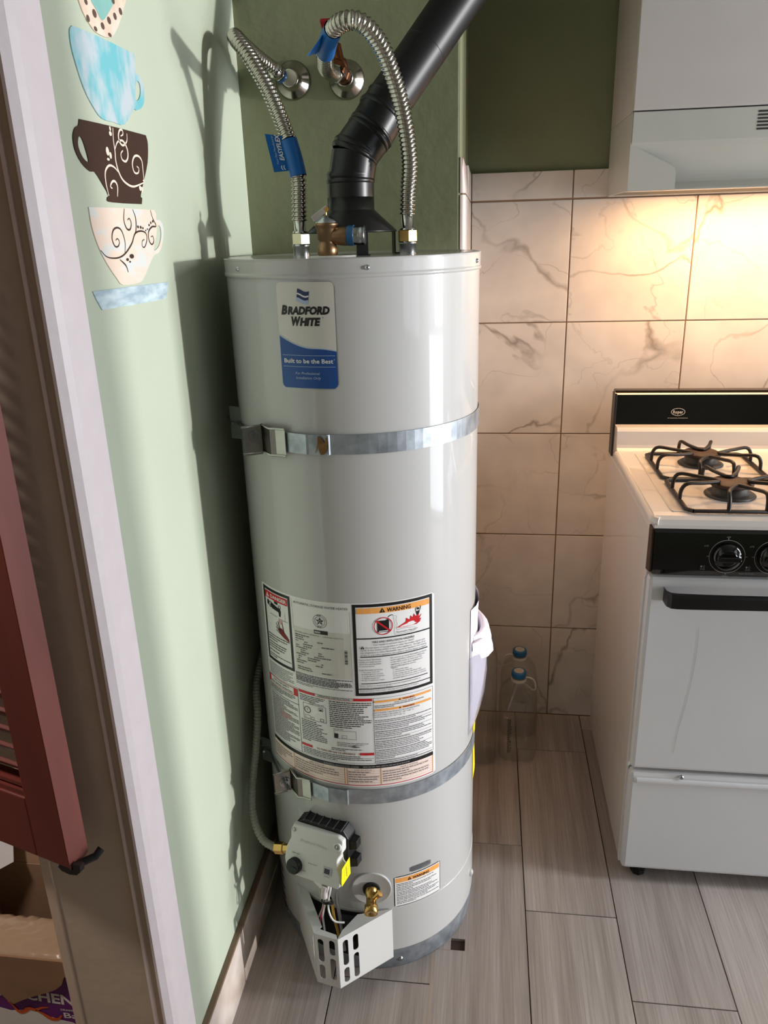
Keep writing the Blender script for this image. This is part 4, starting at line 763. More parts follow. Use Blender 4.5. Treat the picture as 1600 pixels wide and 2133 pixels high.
# ------------------------------------------------------------------ seismic straps
M_clip = mat('dull_zinc_clip', (172, 172, 166), 0.3, 1.0, vary=0.2, scale=40)
def strap(z0, z1, label, zc, forward):
    t = thing('seismic_strap', label, 'strap', (HX, HY, z0))
    V = []; Fc = []; prof = [(-31, 0.006), (-24, 0.0062), (-23, 0.0045), (-13, 0.0072), (-12, 0.0062), (-4, 0.0062), (-3, 0.0025)] + [(a, 0.0012) for a in range(1, 216, 4)]
    for a, off in prof:
        u = radians(a)*HR
        V += [hp(u, z0, off), hp(u, z1, off), hp(u, z1, off+0.0014), hp(u, z0, off+0.0014)]
    for i in range(len(prof)-1):
        for j in range(4): Fc.append((4*i+j, 4*i+4+j, 4*i+4+(j+1) % 4, 4*i+(j+1) % 4))
    obj('band', MB().add(V, Fc), M_galv, t)
    for a in ((-3.5,), (-23.5,)): obj('crimp', MB().tube([hp(radians(a[0])*HR, z0+0.0005, 0.0068), hp(radians(a[0])*HR, z1-0.0005, 0.0068)], 0.0016, 6), M_galv, t)
    # bent clip carrying the bolt
    h0, h1 = z0-0.006, z1+0.006; wb_ = Vector((-0.4250, -0.845, zc)); a_ = hp(radians(-37.5)*HR, zc, 0.020)
    ax = (a_-wb_).normalized(); q_ = Vector((-ax.y, ax.x, 0)).normalized(); zv = Vector((0, 0, zc))
    pl_ = [a_ - zv - q_*0.020, a_ - zv + q_*0.012, a_ - zv + q_*0.017 - ax*0.004, hp(radians(-29)*HR, 0, 0.015), hp(radians(-27)*HR, 0, 0.0105), hp(radians(-22.5)*HR, 0, 0.0085)]
    V = []; Fc = []
    for i, p in enumerate(pl_):
        out = ax if i < 2 else Vector((p.x-HX, p.y-HY, 0)).normalized(); k = 0.004 if i < 2 else 0
        for dz_, dd in ((h0-k, 0), (h1, 0), (h1, 0.002), (h0-k, 0.002)): V.append(p + out*dd + Vector((0, 0, dz_)))
    for i in range(len(pl_)-1):
        for j in range(4): Fc.append((4*i+j, 4*i+4+j, 4*i+4+(j+1) % 4, 4*i+(j+1) % 4))
    Fc += [(0, 1, 2, 3), tuple(4*(len(pl_)-1)+j for j in range(4))[::-1]]
    obj('clip', MB().add(V, Fc), M_clip, t)
    for zz in (h0, h1): obj('clip_flange', MB().tube([p + Vector((0, 0, zz)) + Vector((p.x-HX, p.y-HY, 0)).normalized()*0.002 for p in pl_], 0.0022, 6), M_clip, t)
    b = obj('bolt', MB().cyl(wb_, a_ + ax*forward, 0.0042, n=12), M_zinc, t)
    obj('washer', MB().cyl(a_ + ax*0.002, a_ + ax*0.004, 0.0105, n=20), M_zinc, b); obj('nut', MB().cyl(a_ + ax*0.004, a_ + ax*0.010, 0.0080, n=6), M_zinc, b)
    obj('wall_bracket', MB().tube(spline([(-0.460, -0.80, zc), (-0.447, -0.83, zc), (-0.436, -0.850, zc), (-0.432, -0.858, zc)], 0.005), 0.003, 4).prism([(-0.014, -0.030), (0.014, -0.030), (0.016, -0.015), (0.016, 0.020), (0.010, 0.029), (-0.014, 0.029)], (-0.426, -0.848, zc), (0.82, -0.35, 0), VZ, 0.0025), M_zinc, t)
    return t
s1 = strap(1.1370, 1.1705, 'upper galvanised strap round the water heater, rust stained at the front', 1.160, 0.012)
strap(0.4360, 0.4690, 'lower galvanised strap round the water heater, below the instruction label', 0.452, 0.034)
obj('rust_stain', curved_sheet(smooth_loop([(-0.040, 1.1385), (-0.035, 1.142), (-0.031, 1.156), (-0.030, 1.169), (-0.024, 1.166), (-0.019, 1.158), (-0.017, 1.168), (-0.014, 1.160), (-0.016, 1.148), (-0.019, 1.140), (-0.027, 1.1385), (-0.030, 1.150), (-0.034, 1.142)], 3), 0.0095), mat('rust', (132, 96, 52), 0.8, vary=0.4, scale=80), s1)
# ------------------------------------------------------------------ flue pipe
fl_ = [Vector(p) for p in ((-0.2170, -0.752, 1.530), (-0.2165, -0.752, 1.561), (-0.208, -0.748, 1.604), (-0.180, -0.735, 1.640), (-0.167, -0.725, 1.664))]
end = Vector((-0.044, -0.640, 1.838)); dr = (end - fl_[-1]).normalized(); top = fl_[-1] + dr*0.94
flue = thing('flue_pipe', 'black metal flue pipe with an elbow rising to the right', 'flue pipe', tuple(fl_[0]))
FR = 0.0388
obj('collar', MB().cyl(fl_[0], fl_[1], FR+0.0012, n=40), M_flue2, flue)
obj('elbow_gore', MB().tube([fl_[1] - Vector((0, 0, 0.004)), fl_[2]], [FR+0.0005, FR+0.0008], 40), M_flue2, flue)
obj('elbow_gore', MB().tube([fl_[2] - (fl_[3]-fl_[2])*0.10, fl_[3]], [FR+0.001, FR+0.001], 40), M_flue2, flue)
obj('elbow_gore', MB().tube([fl_[3] - (fl_[4]-fl_[3])*0.25, fl_[4] + dr*0.03], [FR+0.0012, FR+0.0012], 40), M_flue2, flue)
obj('pipe', MB().tube([fl_[4] + dr*0.006, fl_[4] + dr*0.24, top], [FR-0.0004]*3, 48), M_flue, flue)
obj('pipe_joint', MB().lathe(fl_[4] + dr*0.138, dr, [(FR-0.0004, -0.0006), (FR-0.0001, -0.0003), (FR-0.0001, 0.0003), (FR-0.0004, 0.0006)], 48, False), M_flue, flue)
def bead(p, d, h=0.0022): obj('bead', MB().lathe(p, d, [(FR, -0.005), (FR+h, -0.003), (FR+h+0.0008, 0), (FR+h, 0.003), (FR, 0.005)], 40, False), M_flue2, flue)
bead(fl_[1], (0, 0, 1)); bead(fl_[1] + Vector((0, 0, 0.010)), (0, 0, 1), 0.001)
d1 = ((fl_[2]-fl_[1]).normalized() + (fl_[3]-fl_[2]).normalized()).normalized(); bead(fl_[2], d1); bead(fl_[2] + d1*0.009, d1, 0.0015)
d2_ = ((fl_[3]-fl_[2]).normalized() + dr).normalized(); bead(fl_[3], d2_); bead(fl_[3] - d2_*0.009, d2_, 0.0015); bead(fl_[4] + dr*0.004, dr); bead(fl_[4] + dr*0.026, dr, 0.001)

# ------------------------------------------------------------------ corrugated water hoses
def corrug(pts, r, amp, pitch, n=14):
    Pn = spline(pts, pitch/5); rs = []; acc = 0
    for i, p in enumerate(Pn):
        if i: acc += (p-Pn[i-1]).length
        rs.append(r + amp*(0.9*sin(2*pi*acc/pitch) + 0.25*sin(4*pi*acc/pitch+0.6)))
    return MB().tube(Pn, rs, n)
M_tag = mat('blue_tag', (16, 96, 170), 0.35, vary=0.06)
def hose(label, x, pts, straight_z, nut_m):
    t = thing('water_hose', label, 'hose', (x, -0.75, 1.4412), 'corrugated water hoses on top of the heater')
    obj('nipple', MB().lathe((x, -0.75, 1.4412), ZV, [(0.0145, 0), (0.0145, 0.014), (0.0155, 0.015), (0.0155, 0.019), (0.0135, 0.021)], 20), M_zinc, t)
    obj('nut', MB().lathe((x, -0.75, 1.4600), ZV, [(0.0150, 0), (0.0170, 0.0015), (0.0170, 0.0185), (0.0150, 0.020)], 6, smooth=False), nut_m, t)
    obj('sleeve', MB().lathe((x, -0.75, 1.4795), ZV, [(0.0135, 0), (0.0135, 0.003), (0.0105, 0.004), (0.0105, straight_z-1.4795)], 20), M_chrome, t)
    obj('corrugated_tube', corrug(pts, 0.0126, 0.0018, 0.0070), M_steel, t)
    return t
LP = [(-0.3105, -0.75, 1.500), (-0.309, -0.75, 1.535), (-0.3085, -0.75, 1.572), (-0.323, -0.745, 1.632), (-0.355, -0.73, 1.709), (-0.389, -0.715, 1.765), (-0.4145, -0.695, 1.795), (-0.4255, -0.662, 1.806), (-0.4190, -0.62, 1.797), (-0.404, -0.58, 1.784), (-0.378, -0.532, 1.765)]
hl = hose('corrugated steel water hose bending back to the wall, blue tag low on it', -0.3105, LP, 1.502, mat('nut_nickel', (214, 206, 180), 0.12, 1.0, vary=0.1))
RP = [(-0.1200, -0.75, 1.505), (-0.118, -0.752, 1.540), (-0.1125, -0.770, 1.592), (-0.122, -0.80, 1.670), (-0.142, -0.84, 1.735), (-0.166, -0.868, 1.766), (-0.190, -0.875, 1.7725), (-0.214, -0.857, 1.768), (-0.234, -0.815, 1.757), (-0.250, -0.760, 1.747), (-0.258, -0.700, 1.742), (-0.258, -0.640, 1.745)]
hr = hose('corrugated steel water hose arching over to the red-handled valve', -0.1200, RP, 1.507, M_brass)
# blue wrap-round tags
def wrap(pts, r, parent): return obj('tag', MB().tube(spline(pts, 0.006), r, 18, cap=False), M_tag, parent)
tg1 = wrap([(-0.3080, -0.75, 1.572), (-0.3140, -0.7483, 1.600), (-0.3225, -0.7455, 1.630)], 0.0148, hl)
fpl = [(-0.3285, -0.752, 1.636), (-0.3600, -0.760, 1.640), (-0.3480, -0.760, 1.5795), (-0.3160, -0.752, 1.582)]
tf = obj('tag_flag', MB().add([Vector(p) for p in fpl] + [Vector(p) + Vector((0, 0.0008, 0)) for p in fpl], [(0, 1, 2, 3), (7, 6, 5, 4), (0, 4, 5, 1), (1, 5, 6, 2), (2, 6, 7, 3), (3, 7, 4, 0)]), M_tag, hl)
fo = Vector(fpl[2]); fu = (Vector(fpl[1])-Vector(fpl[2])).normalized(); fv = (Vector(fpl[2])-Vector(fpl[3])).normalized()
def flagtext(t_, along, across, size, width, bold=0.0, shear=0.0):
    V, Fc = text2d(t_, size, width, bold, shear, 'LEFT'); nn = fu.cross(fv).normalized(); nn = nn if nn.y < 0 else -nn
    return [fo + fu*(along+x) - fv*(across) + fv*y + nn*0.0011 for x, y in V], Fc
mbt = MB(); mbt.add(*flagtext('EASYFLEX', 0.017, 0.0225, 0.0105, 0.042, 0.02, 0.25)); obj('tag_print', mbt, INK['white'], tf)
mbt = MB(); mbt.add(*flagtext('Your Pipe Manufacturer', 0.012, 0.0118, 0.0050, 0.046, 0.0, 0.2)); obj('tag_print', mbt, INK['pale_blue'], tf)
mbt = MB()
for a in ((0.006, 0.0215), (0.006, 0.0175)):
    for k in range(10):
        q = pi*(0.15+0.7*k/9); mbt.add([fo + fu*(a[0]+0.0035*cos(q)*1.2) - fv*(a[1]-0.0032*sin(q)) + Vector((0, -0.0011, 0)), fo + fu*(a[0]+0.0035*cos(q+0.25)*1.2) - fv*(a[1]-0.0032*sin(q+0.25)) + Vector((0, -0.0011, 0)), fo + fu*(a[0]+0.0026*cos(q+0.25)*1.2) - fv*(a[1]-0.0020*sin(q+0.25)) + Vector((0, -0.0011, 0)), fo + fu*(a[0]+0.0026*cos(q)*1.2) - fv*(a[1]-0.0020*sin(q)) + Vector((0, -0.0011, 0))], [(0, 1, 2, 3)])
obj('tag_print', mbt, INK['white'], tf)
tg2 = wrap([(-0.2165, -0.8545, 1.7675), (-0.2310, -0.8220, 1.759), (-0.2440, -0.7820, 1.751)], 0.0148, hr)
fp2 = [(-0.2258, -0.850, 1.7705), (-0.2600, -0.852, 1.7340), (-0.2560, -0.800, 1.7465), (-0.2300, -0.820, 1.7660)]
obj('tag_flag', MB().add([Vector(p) for p in fp2] + [Vector(p) + Vector((0.0006, 0.0008, 0)) for p in fp2], [(0, 1, 2, 3), (7, 6, 5, 4), (0, 4, 5, 1), (1, 5, 6, 2), (2, 6, 7, 3), (3, 7, 4, 0)]), M_tag, hr)
# wall flanges and the shut-off valve
M_nick = mat('worn_chrome', (186, 180, 172), 0.18, 1.0, vary=0.2, scale=60)
def flange(x, z, label):
    single('pipe_flange', MB().lathe((x, YC, z), (0, -1, 0), [(0.0345, 0.0), (0.0350, 0.002), (0.0320, 0.006), (0.0220, 0.014), (0.0165, 0.024), (0.0160, 0.030), (0.0140, 0.030)], 40), M_nick, (x, YC, z), label, 'flange', 'pipe flanges on the green wall')
flange(-0.3620, 1.7600, 'worn chrome wall flange behind the hose with the blue flag tag'); flange(-0.2560, 1.7560, 'worn chrome wall flange behind the red-handled valve')
obj('end_nut', MB().lathe((-0.392, -0.556, 1.7745), Vector((0.014, 0.024, -0.010)), [(0.0135, 0), (0.0155, 0.002), (0.0155, 0.016), (0.0135, 0.018)], 12), M_chrome, hl)
obj('tape_wrap', MB().lathe((-0.3800, -0.536, 1.7665), Vector((0.014, 0.024, -0.010)), [(0.0130, 0), (0.0142, 0.004), (0.0130, 0.010)], 14), mat('blue_tape', (40, 104, 160), 0.4), hl)
M_vb = mat('old_copper_brass', (112, 70, 46), 0.4, 1.0, vary=0.3, scale=50)
sv = thing('shutoff_valve', 'brown brass shut-off valve with a red handle on the wall', 'valve', (-0.2560, -0.540, 1.7560))
obj('valve_body', MB().lathe((-0.256, -0.540, 1.757), (0, -1, 0), [(0.0125, 0), (0.0125, 0.012), (0.0160, 0.014), (0.0160, 0.034), (0.0140, 0.036), (0.0140, 0.058), (0.0165, 0.060), (0.0165, 0.082), (0.0140, 0.084)], 8, smooth=False), M_vb, sv)
obj('valve_neck', MB().lathe((-0.256, -0.566, 1.760), (-0.14, -0.48, 1), [(0.0135, 0), (0.0135, 0.020), (0.0095, 0.022), (0.0095, 0.046), (0.0060, 0.048), (0.0060, 0.070)], 14), M_vb, sv)
obj('valve_handle', MB().box((-0.011, -0.026, -0.0030), (0.011, 0.010, 0.0030), 0.002, Matrix.Translation((-0.2700, -0.606, 1.8210)) @ Matrix.Rotation(radians(-25), 4, 'X')).lathe((-0.2690, -0.604, 1.812), (-0.14, -0.48, 1), [(0.010, 0), (0.011, 0.004), (0.010, 0.010)], 14), mat('red_handle', (176, 24, 34), 0.4, vary=0.1), sv)
obj('union_nut', MB().lathe((-0.258, -0.618, 1.7490), (0.03, -1, -0.15), [(0.0155, 0), (0.0165, 0.002), (0.0165, 0.014), (0.0140, 0.016)], 6, smooth=False), M_chrome, sv)

# ------------------------------------------------------------------ gas connector
gh = thing('gas_hose', 'grey corrugated gas connector running down the left wall to the control', 'gas hose', (-0.44, -0.9, 0.31))
obj('corrugated_tube', corrug([(-0.4590, -0.58, 0.640), (-0.4560, -0.70, 0.625), (-0.4555, -0.79, 0.580), (-0.4440, -0.84, 0.530), (-0.4440, -0.872, 0.468), (-0.4500, -0.900, 0.393), (-0.4430, -0.930, 0.346), (-0.4190, -0.958, 0.315), (-0.3870, -0.976, 0.311)], 0.0078, 0.0009, 0.0068, 12), mat('coated_gas_hose', (146, 146, 134), 0.45, 0.2, vary=0.1), gh)
gd = (Vector((-0.352, -0.982, 0.318)) - Vector((-0.388, -0.9755, 0.311))).normalized()
obj('flare_nut', MB().lathe((-0.388, -0.9755, 0.311), gd, [(0.0095, 0), (0.0120, 0.002), (0.0120, 0.020), (0.0095, 0.022), (0.0095, 0.034)], 6, smooth=False), M_brass, gh)

# ------------------------------------------------------------------ painted cup wall decals
CUP = {'polka':([(-1.1679, 1.7703), (-1.1553, 1.7479), (-1.1468, 1.7359), (-1.1328, 1.7266), (-1.1169, 1.7214), (-1.0816, 1.7234), (-1.0611, 1.7343), (-1.0437, 1.7495), (-1.0239, 1.7714), (-1.0123, 1.7994)],None),
'turq':([(-1.1883, 1.7104), (-1.183, 1.7144), (-1.1736, 1.7164), (-1.0996, 1.7184), (-1.0144, 1.7188), (-1.0083, 1.7158), (-1.0113, 1.6978), (-1.0102, 1.6945), (-0.9982, 1.6917), (-0.9899, 1.6803), (-0.9931, 1.6628), (-1.005, 1.6526), (-1.0239, 1.6465), (-1.035, 1.6461), (-1.0688, 1.6238), (-1.1021, 1.6223), (-1.1352, 1.6229), (-1.1545, 1.6328), (-1.1741, 1.6522), (-1.1884, 1.6836), (-1.1908, 1.7005)],[(-1.0139, 1.6829), (-1.0043, 1.6848), (-1.0007, 1.6787), (-1.0035, 1.6698), (-1.0117, 1.6619), (-1.0233, 1.6602)]),
'brown':([(-1.1966, 1.6149), (-1.1088, 1.6168), (-1.0018, 1.6173), (-0.9985, 1.6056), (-1.0077, 1.5804), (-1.0313, 1.5522), (-1.0455, 1.535), (-1.0419, 1.5318), (-1.0456, 1.5239), (-1.1037, 1.5232), (-1.1484, 1.5239), (-1.1501, 1.5289), (-1.1437, 1.5312), (-1.1565, 1.5427), (-1.1746, 1.5574), (-1.1878, 1.5575), (-1.2064, 1.5657), (-1.2183, 1.5795), (-1.2184, 1.594), (-1.2104, 1.6039), (-1.201, 1.6077)],[(-1.2053, 1.5944), (-1.1989, 1.5951), (-1.1931, 1.5873), (-1.1878, 1.5708), (-1.1909, 1.5678), (-1.2021, 1.5725), (-1.2096, 1.5839)]),
'cream':([(-1.2056, 1.5159), (-1.116, 1.517), (-1.0037, 1.517), (-0.9993, 1.5113), (-1.0005, 1.5035), (-0.9862, 1.5028), (-0.9768, 1.4914), (-0.9862, 1.4721), (-1.0035, 1.458), (-1.025, 1.4538), (-1.0463, 1.4404), (-1.069, 1.4252), (-1.0883, 1.4189), (-1.1398, 1.4192), (-1.1549, 1.4277), (-1.1778, 1.4478), (-1.1943, 1.4688), (-1.2044, 1.4929)],[(-0.9995, 1.4949), (-0.989, 1.4937), (-0.9883, 1.4818), (-1.0005, 1.4676), (-1.0184, 1.4608), (-1.0225, 1.4637), (-1.0074, 1.4819)]),
'saucer':([(-1.227, 1.4165), (-1.1172, 1.4153), (-0.9815, 1.4135), (-0.9989, 1.3904), (-1.0379, 1.3898), (-1.1303, 1.3911), (-1.209, 1.3923), (-1.2212, 1.4069)],None),
'heart':([(-1.1228, 1.7574), (-1.1106, 1.7477), (-1.0975, 1.7393), (-1.074, 1.7542), (-1.0475, 1.7764), (-1.0613, 1.7787), (-1.0827, 1.7707), (-1.1005, 1.7718)],None),}
ST= {'brown': [[(-1.1083, 1.6153), (-1.1114, 1.601), (-1.1111, 1.5869), (-1.1125, 1.5747), (-1.107, 1.5607), (-1.0948, 1.551), (-1.0698, 1.5459), (-1.0405, 1.5507), (-1.0292, 1.5535)], [(-1.0292, 1.5535), (-1.0281, 1.5679), (-1.0279, 1.5811), (-1.0374, 1.5869), (-1.0518, 1.5853), (-1.0615, 1.5753), (-1.0583, 1.5649), (-1.0462, 1.5646), (-1.0414, 1.5707), (-1.0479, 1.5731)], [(-1.1109, 1.589), (-1.0997, 1.5991), (-1.0835, 1.6021), (-1.073, 1.5944), (-1.0726, 1.584), (-1.0812, 1.577), (-1.0922, 1.5783), (-1.094, 1.5853), (-1.0863, 1.5901)], [(-1.0671, 1.6126), (-1.0702, 1.603), (-1.0827, 1.5966), (-1.0922, 1.5988), (-1.0947, 1.6067), (-1.0887, 1.6144), (-1.0803, 1.6153), (-1.0799, 1.6103), (-1.0879, 1.6074)], [(-1.107, 1.5607), (-1.1199, 1.567), (-1.1342, 1.568), (-1.1471, 1.5602), (-1.1501, 1.548), (-1.1475, 1.5341), (-1.1461, 1.5311)], [(-1.1216, 1.531), (-1.1176, 1.5436), (-1.1231, 1.5495), (-1.1318, 1.5486), (-1.1385, 1.5426), (-1.1334, 1.5404)]], 'cream': [[(-1.1911, 1.4647), (-1.1751, 1.4561), (-1.1464, 1.4541), (-1.1218, 1.4588), (-1.0965, 1.4714), (-1.0813, 1.4845), (-1.0605, 1.4878), (-1.0442, 1.4844), (-1.0442, 1.4752), (-1.0547, 1.4662), (-1.0624, 1.4675), (-1.0603, 1.4743), (-1.0526, 1.4764)], [(-1.1215, 1.4599), (-1.117, 1.4739), (-1.1228, 1.4879), (-1.1342, 1.4921), (-1.1476, 1.4889), (-1.1544, 1.4785), (-1.1491, 1.469), (-1.1392, 1.4688), (-1.1339, 1.4741), (-1.1386, 1.4784), (-1.1443, 1.4763)], [(-1.0793, 1.5164), (-1.0732, 1.5044), (-1.0771, 1.4889), (-1.0848, 1.4823)], [(-1.1059, 1.5164), (-1.1117, 1.5018), (-1.1062, 1.4911), (-1.0959, 1.49), (-1.0897, 1.4977), (-1.094, 1.5042), (-1.1001, 1.5019)], [(-1.019, 1.5167), (-1.0136, 1.5052), (-1.0045, 1.4948), (-1.0203, 1.4936), (-1.0346, 1.4866), (-1.0365, 1.4751), (-1.0281, 1.4692), (-1.0193, 1.4738), (-1.0213, 1.4808), (-1.0278, 1.4797)], [(-1.1396, 1.4517), (-1.1241, 1.4436), (-1.1191, 1.4345)]]}
DT= {'brown': [(-1.1334, 1.585, 0.0044, 0.0053), (-1.1262, 1.5806, 0.0034, 0.0041), (-1.1342, 1.5754, 0.004, 0.0016), (-1.1171, 1.6133, 0.0025, 0.0029), (-1.1181, 1.6073, 0.004, 0.0029), (-1.0451, 1.5449, 0.004, 0.0035), (-1.0393, 1.5434, 0.0029, 0.0036), (-1.0302, 1.5556, 0.0029, 0.0013)], 'cream': [(-1.1017, 1.4549, 0.007, 0.0031), (-1.1164, 1.451, 0.0042, 0.002), (-1.1094, 1.4479, 0.0027, 0.0013), (-1.069, 1.4934, 0.0029, 0.002), (-1.0601, 1.4928, 0.0029, 0.0021), (-1.053, 1.4917, 0.0023, 0.0016), (-1.0299, 1.4959, 0.0024, 0.0017), (-1.0228, 1.4991, 0.0024, 0.0018), (-1.0149, 1.5011, 0.0025, 0.0019), (-1.0441, 1.4885, 0.0018, 0.0009), (-1.0376, 1.4903, 0.0018, 0.0009)], 'polka': [(-1.1176, 1.7425, 0.0053, 0.0047), (-1.1373, 1.7328, 0.0042, 0.0039), (-1.0986, 1.733, 0.0049, 0.004), (-1.0774, 1.7437, 0.0052, 0.0042), (-1.0575, 1.7528, 0.0047, 0.0041), (-1.0379, 1.7628, 0.0049, 0.0042), (-1.137, 1.7505, 0.0041, 0.0034), (-1.0578, 1.7702, 0.0048, 0.0037), (-1.1201, 1.7253, 0.0043, 0.0028), (-1.0805, 1.7268, 0.0047, 0.0024)]}
def cup(key, label, m, thick=0.0016, cat='wall decal'):
    outer, hole = CUP[key]; o_ = outer
    if key != 'saucer':
        sharp = {'cream': (0, 2), 'brown': (0, 2, 8, 9, 11, 12), 'turq': (4,)}.get(key, ())
        o_ = smooth_loop(outer, 3, sharp)
    V, Fc = flat(o_, [smooth_loop(hole, 3)] if hole else [], thick)
    ys_ = [p[0] for p in outer]; zs = [p[1] for p in outer]; base = (XW, (min(ys_)+max(ys_))/2, min(zs))
    t = thing('cup_decal' if key != 'saucer' else 'saucer_decal', label, cat, base, 'stacked cup decals on the left wall')
    b = obj('cut_out', MB().add([(XW+z, y, z_) for y, z_, z in V], Fc), m, t)
    return t, b
def strokes(key, ink, t, w, taper=True):
    for s_ in ST.get(key, []):
        P_ = spline([(XW+0.0017, y, z) for y, z in s_], 0.0025); n = len(P_)
        obj('painted_scroll', MB().ribbon(P_, [w*(0.55+0.6*sin(pi*i/(n-1))) for i in range(n)], (1, 0, 0), 0.0002), ink, t)
def dots(key, ink, t, name):
    for y, z, a, b in DT.get(key, []):
        obj(name, MB().add([(XW+0.0020, y+max(a, 0.0012)*cos(2*pi*k/14), z+max(b, 0.0012)*sin(2*pi*k/14)) for k in range(14)], [tuple(range(14))]), ink, t)
M_cream = mat('cream_paint_wash', (226, 206, 190), 0.6, scale=28, rgb2=(206, 182, 162), lo=0.35, hi=0.65, detail=6)
M_creamb = mat('cream_blue_wash', (222, 202, 186), 0.6, scale=22, rgb2=(204, 208, 206), lo=0.36, hi=0.52, stretch=(1, 1, 2.5), detail=5)
M_turq = mat('turquoise_paint_wash', (180, 192, 198), 0.6, scale=20, rgb2=(108, 180, 190), lo=0.40, hi=0.62, detail=5, stretch=(1, 1.6, 1))
M_choc = mat('chocolate_paint', (64, 42, 34), 0.5, vary=0.25, scale=18)
M_sauc = mat('blue_grey_wash', (196, 212, 218), 0.6, scale=24, rgb2=(150, 172, 184), lo=0.35, hi=0.65, stretch=(1, 1, 4))
M_ink1 = mat('cream_scroll_ink', (232, 214, 198), 0.5); M_ink2 = mat('brown_scroll_ink', (62, 44, 38), 0.5)
t, b = cup('polka', 'cream cup decal with dark spots and a teal heart, topmost of the stack', M_cream); dots('polka', mat('dark_spot_ink', (92, 74, 66), 0.5), t, 'painted_spot')
V, Fc = flat(smooth_loop(CUP['heart'][0], 3), (), 0.0); obj('painted_heart', MB().add([(XW+0.0019, y, z_) for y, z_, z in V], Fc), mat('teal_wash', (140, 186, 176), 0.6, scale=20, rgb2=(116, 168, 164)), t)
cup('turq', 'mottled turquoise cup decal on the left wall', M_turq)
t, b = cup('brown', 'dark brown cup decal with cream scrolls on the left wall', M_choc); strokes('brown', M_ink1, t, 0.0026); dots('brown', M_ink1, t, 'painted_leaf')
t, b = cup('cream', 'cream cup decal with dark brown scrolls, above the saucer', M_creamb); strokes('cream', M_ink2, t, 0.0022); dots('cream', M_ink2, t, 'painted_dot')
cup('saucer', 'pale blue saucer decal at the bottom of the cup stack', M_sauc)
# ------------------------------------------------------------------ gas range
SX0, SX1, SYF, SYB, CT = 0.355, 1.117, -0.684, -0.085, 0.932
M_enam = mat('white_range_enamel', (222, 216, 210), 0.22, vary=0.03, scale=8, coat=0.4, bump=0.02, bscale=300)
M_front = mat('white_front_enamel', (214, 214, 216), 0.28, vary=0.03, scale=8, coat=0.3, bump=0.05, bscale=400)
M_blkg = mat('black_glass_panel', (12, 12, 13), 0.12, vary=0.2, coat=0.5)
M_iron = mat('cast_iron_grate', (34, 26, 23), 0.45, vary=0.3, scale=40, bump=0.15)
M_rust = mat('burnt_burner_cap', (78, 52, 40), 0.6, vary=0.5, scale=35, rgb2=(40, 28, 24), bump=0.2)
rg = thing('gas_range', 'white four-burner gas range with black control panel beside the tiled wall', 'stove', ((SX0+SX1)/2, -0.38, 0))
obj('body', MB().box((SX0, SYF+0.028, 0.040), (SX1, SYB, 0.900), 0.003), M_enam, rg)
obj('side_trim', MB().box((SX0-0.002, SYF+0.024, 0.045), (SX0+0.003, SYF+0.034, 0.79), 0.001), M_front, rg)
# cooktop pan: raised rim, dished centre and rolled front edge
prof = [(SYB-0.02, 0.986), (-0.160, 0.986), (-0.168, 0.984), (-0.173, 0.978), (-0.178, 0.944), (-0.181, 0.9365), (-0.188, CT), (-0.655, CT), (-0.672, 0.9305), (-0.681, 0.925), (-0.686, 0.915), (-0.686, 0.908), (-0.66, 0.900), (SYB-0.02, 0.900)]
def sweep_x(prof, x0, x1): 
    n = len(prof); V = [(x0, y, z) for y, z in prof] + [(x1, y, z) for y, z in prof]
    return MB().add(V, [tuple(range(n)), tuple(range(n, 2*n))[::-1]] + [(i, n+i, n+(i+1) % n, (i+1) % n) for i in range(n)])
ctp = obj('cooktop', sweep_x(prof, SX0+0.003, SX1-0.003), M_enam, rg)
obj('cooktop_edge', MB().tube([(SX0+0.003, -0.200, 0.9245), (SX0+0.003, -0.660, 0.9205), (SX0+0.004, -0.676, 0.9205), (SX0+0.012, -0.680, 0.9205)], 0.0095, 10), M_enam, rg)
obj('cooktop_rim', MB().tube(spline([(0.398, -0.225, CT), (0.396, -0.62, CT), (0.400, -0.652, CT)], 0.02), 0.0022, 6).tube([(0.400, -0.652, CT), (1.07, -0.652, CT)], 0.0022, 6), M_enam, rg)
bg = obj('backguard', sweep_x([(SYB, 0.90), (SYB, 1.066), (SYB-0.006, 1.071), (SYB-0.026, 1.070), (SYB-0.034, 1.063), (SYB-0.044, 0.972), (SYB-0.040, 0.966), (SYB-0.020, 0.955), (SYB-0.020, 0.90)], SX0, SX1), M_blkg, rg)
obj('backguard_cap', MB().box((SX0, SYB-0.030, 1.0665), (SX1, SYB, 1.0735), 0.003), mat('cap_bronze', (54, 44, 36), 0.25, 0.6, vary=0.1), bg)
obj('end_cap', MB().box((SX0-0.002, SYB-0.044, 0.90), (SX0+0.004, SYB, 1.066), 0.001), mat('end_cap_dark', (44, 38, 36), 0.4), bg)
# maker's badge on the backguard
bn = Vector((0, -0.994, 0.107)); bu = Vector((0, 0.107, 0.994))
def bgp(x, s_, off=0.0012): return Vector((x, SYB-0.044, 0.972)) + bu*s_ + bn*off
bx_, bs_ = 0.5150, 0.0470
N_ = 36; V = []
for k in range(N_): a = 2*pi*k/N_; V += [bgp(bx_+0.0175*cos(a), bs_+0.0098*sin(a)), bgp(bx_+0.0162*cos(a), bs_+0.0086*sin(a))]
badge = obj('badge', MB().add(V, [(2*k, 2*((k+1) % N_), 2*((k+1) % N_)+1, 2*k+1) for k in range(N_)]), mat('badge_ink', (206, 196, 184), 0.4), bg)
V, Fc = text2d('Roper', 0.0115, 0.0250, 0.02); mbb = MB().add([bgp(bx_+x, bs_-0.0040+y) for x, y in V], Fc)
V, Fc = text2d('BY WHIRLPOOL CORPORATION', 0.0030, 0.050); mbb.add([bgp(bx_+x, bs_-0.0170+y) for x, y in V], Fc)
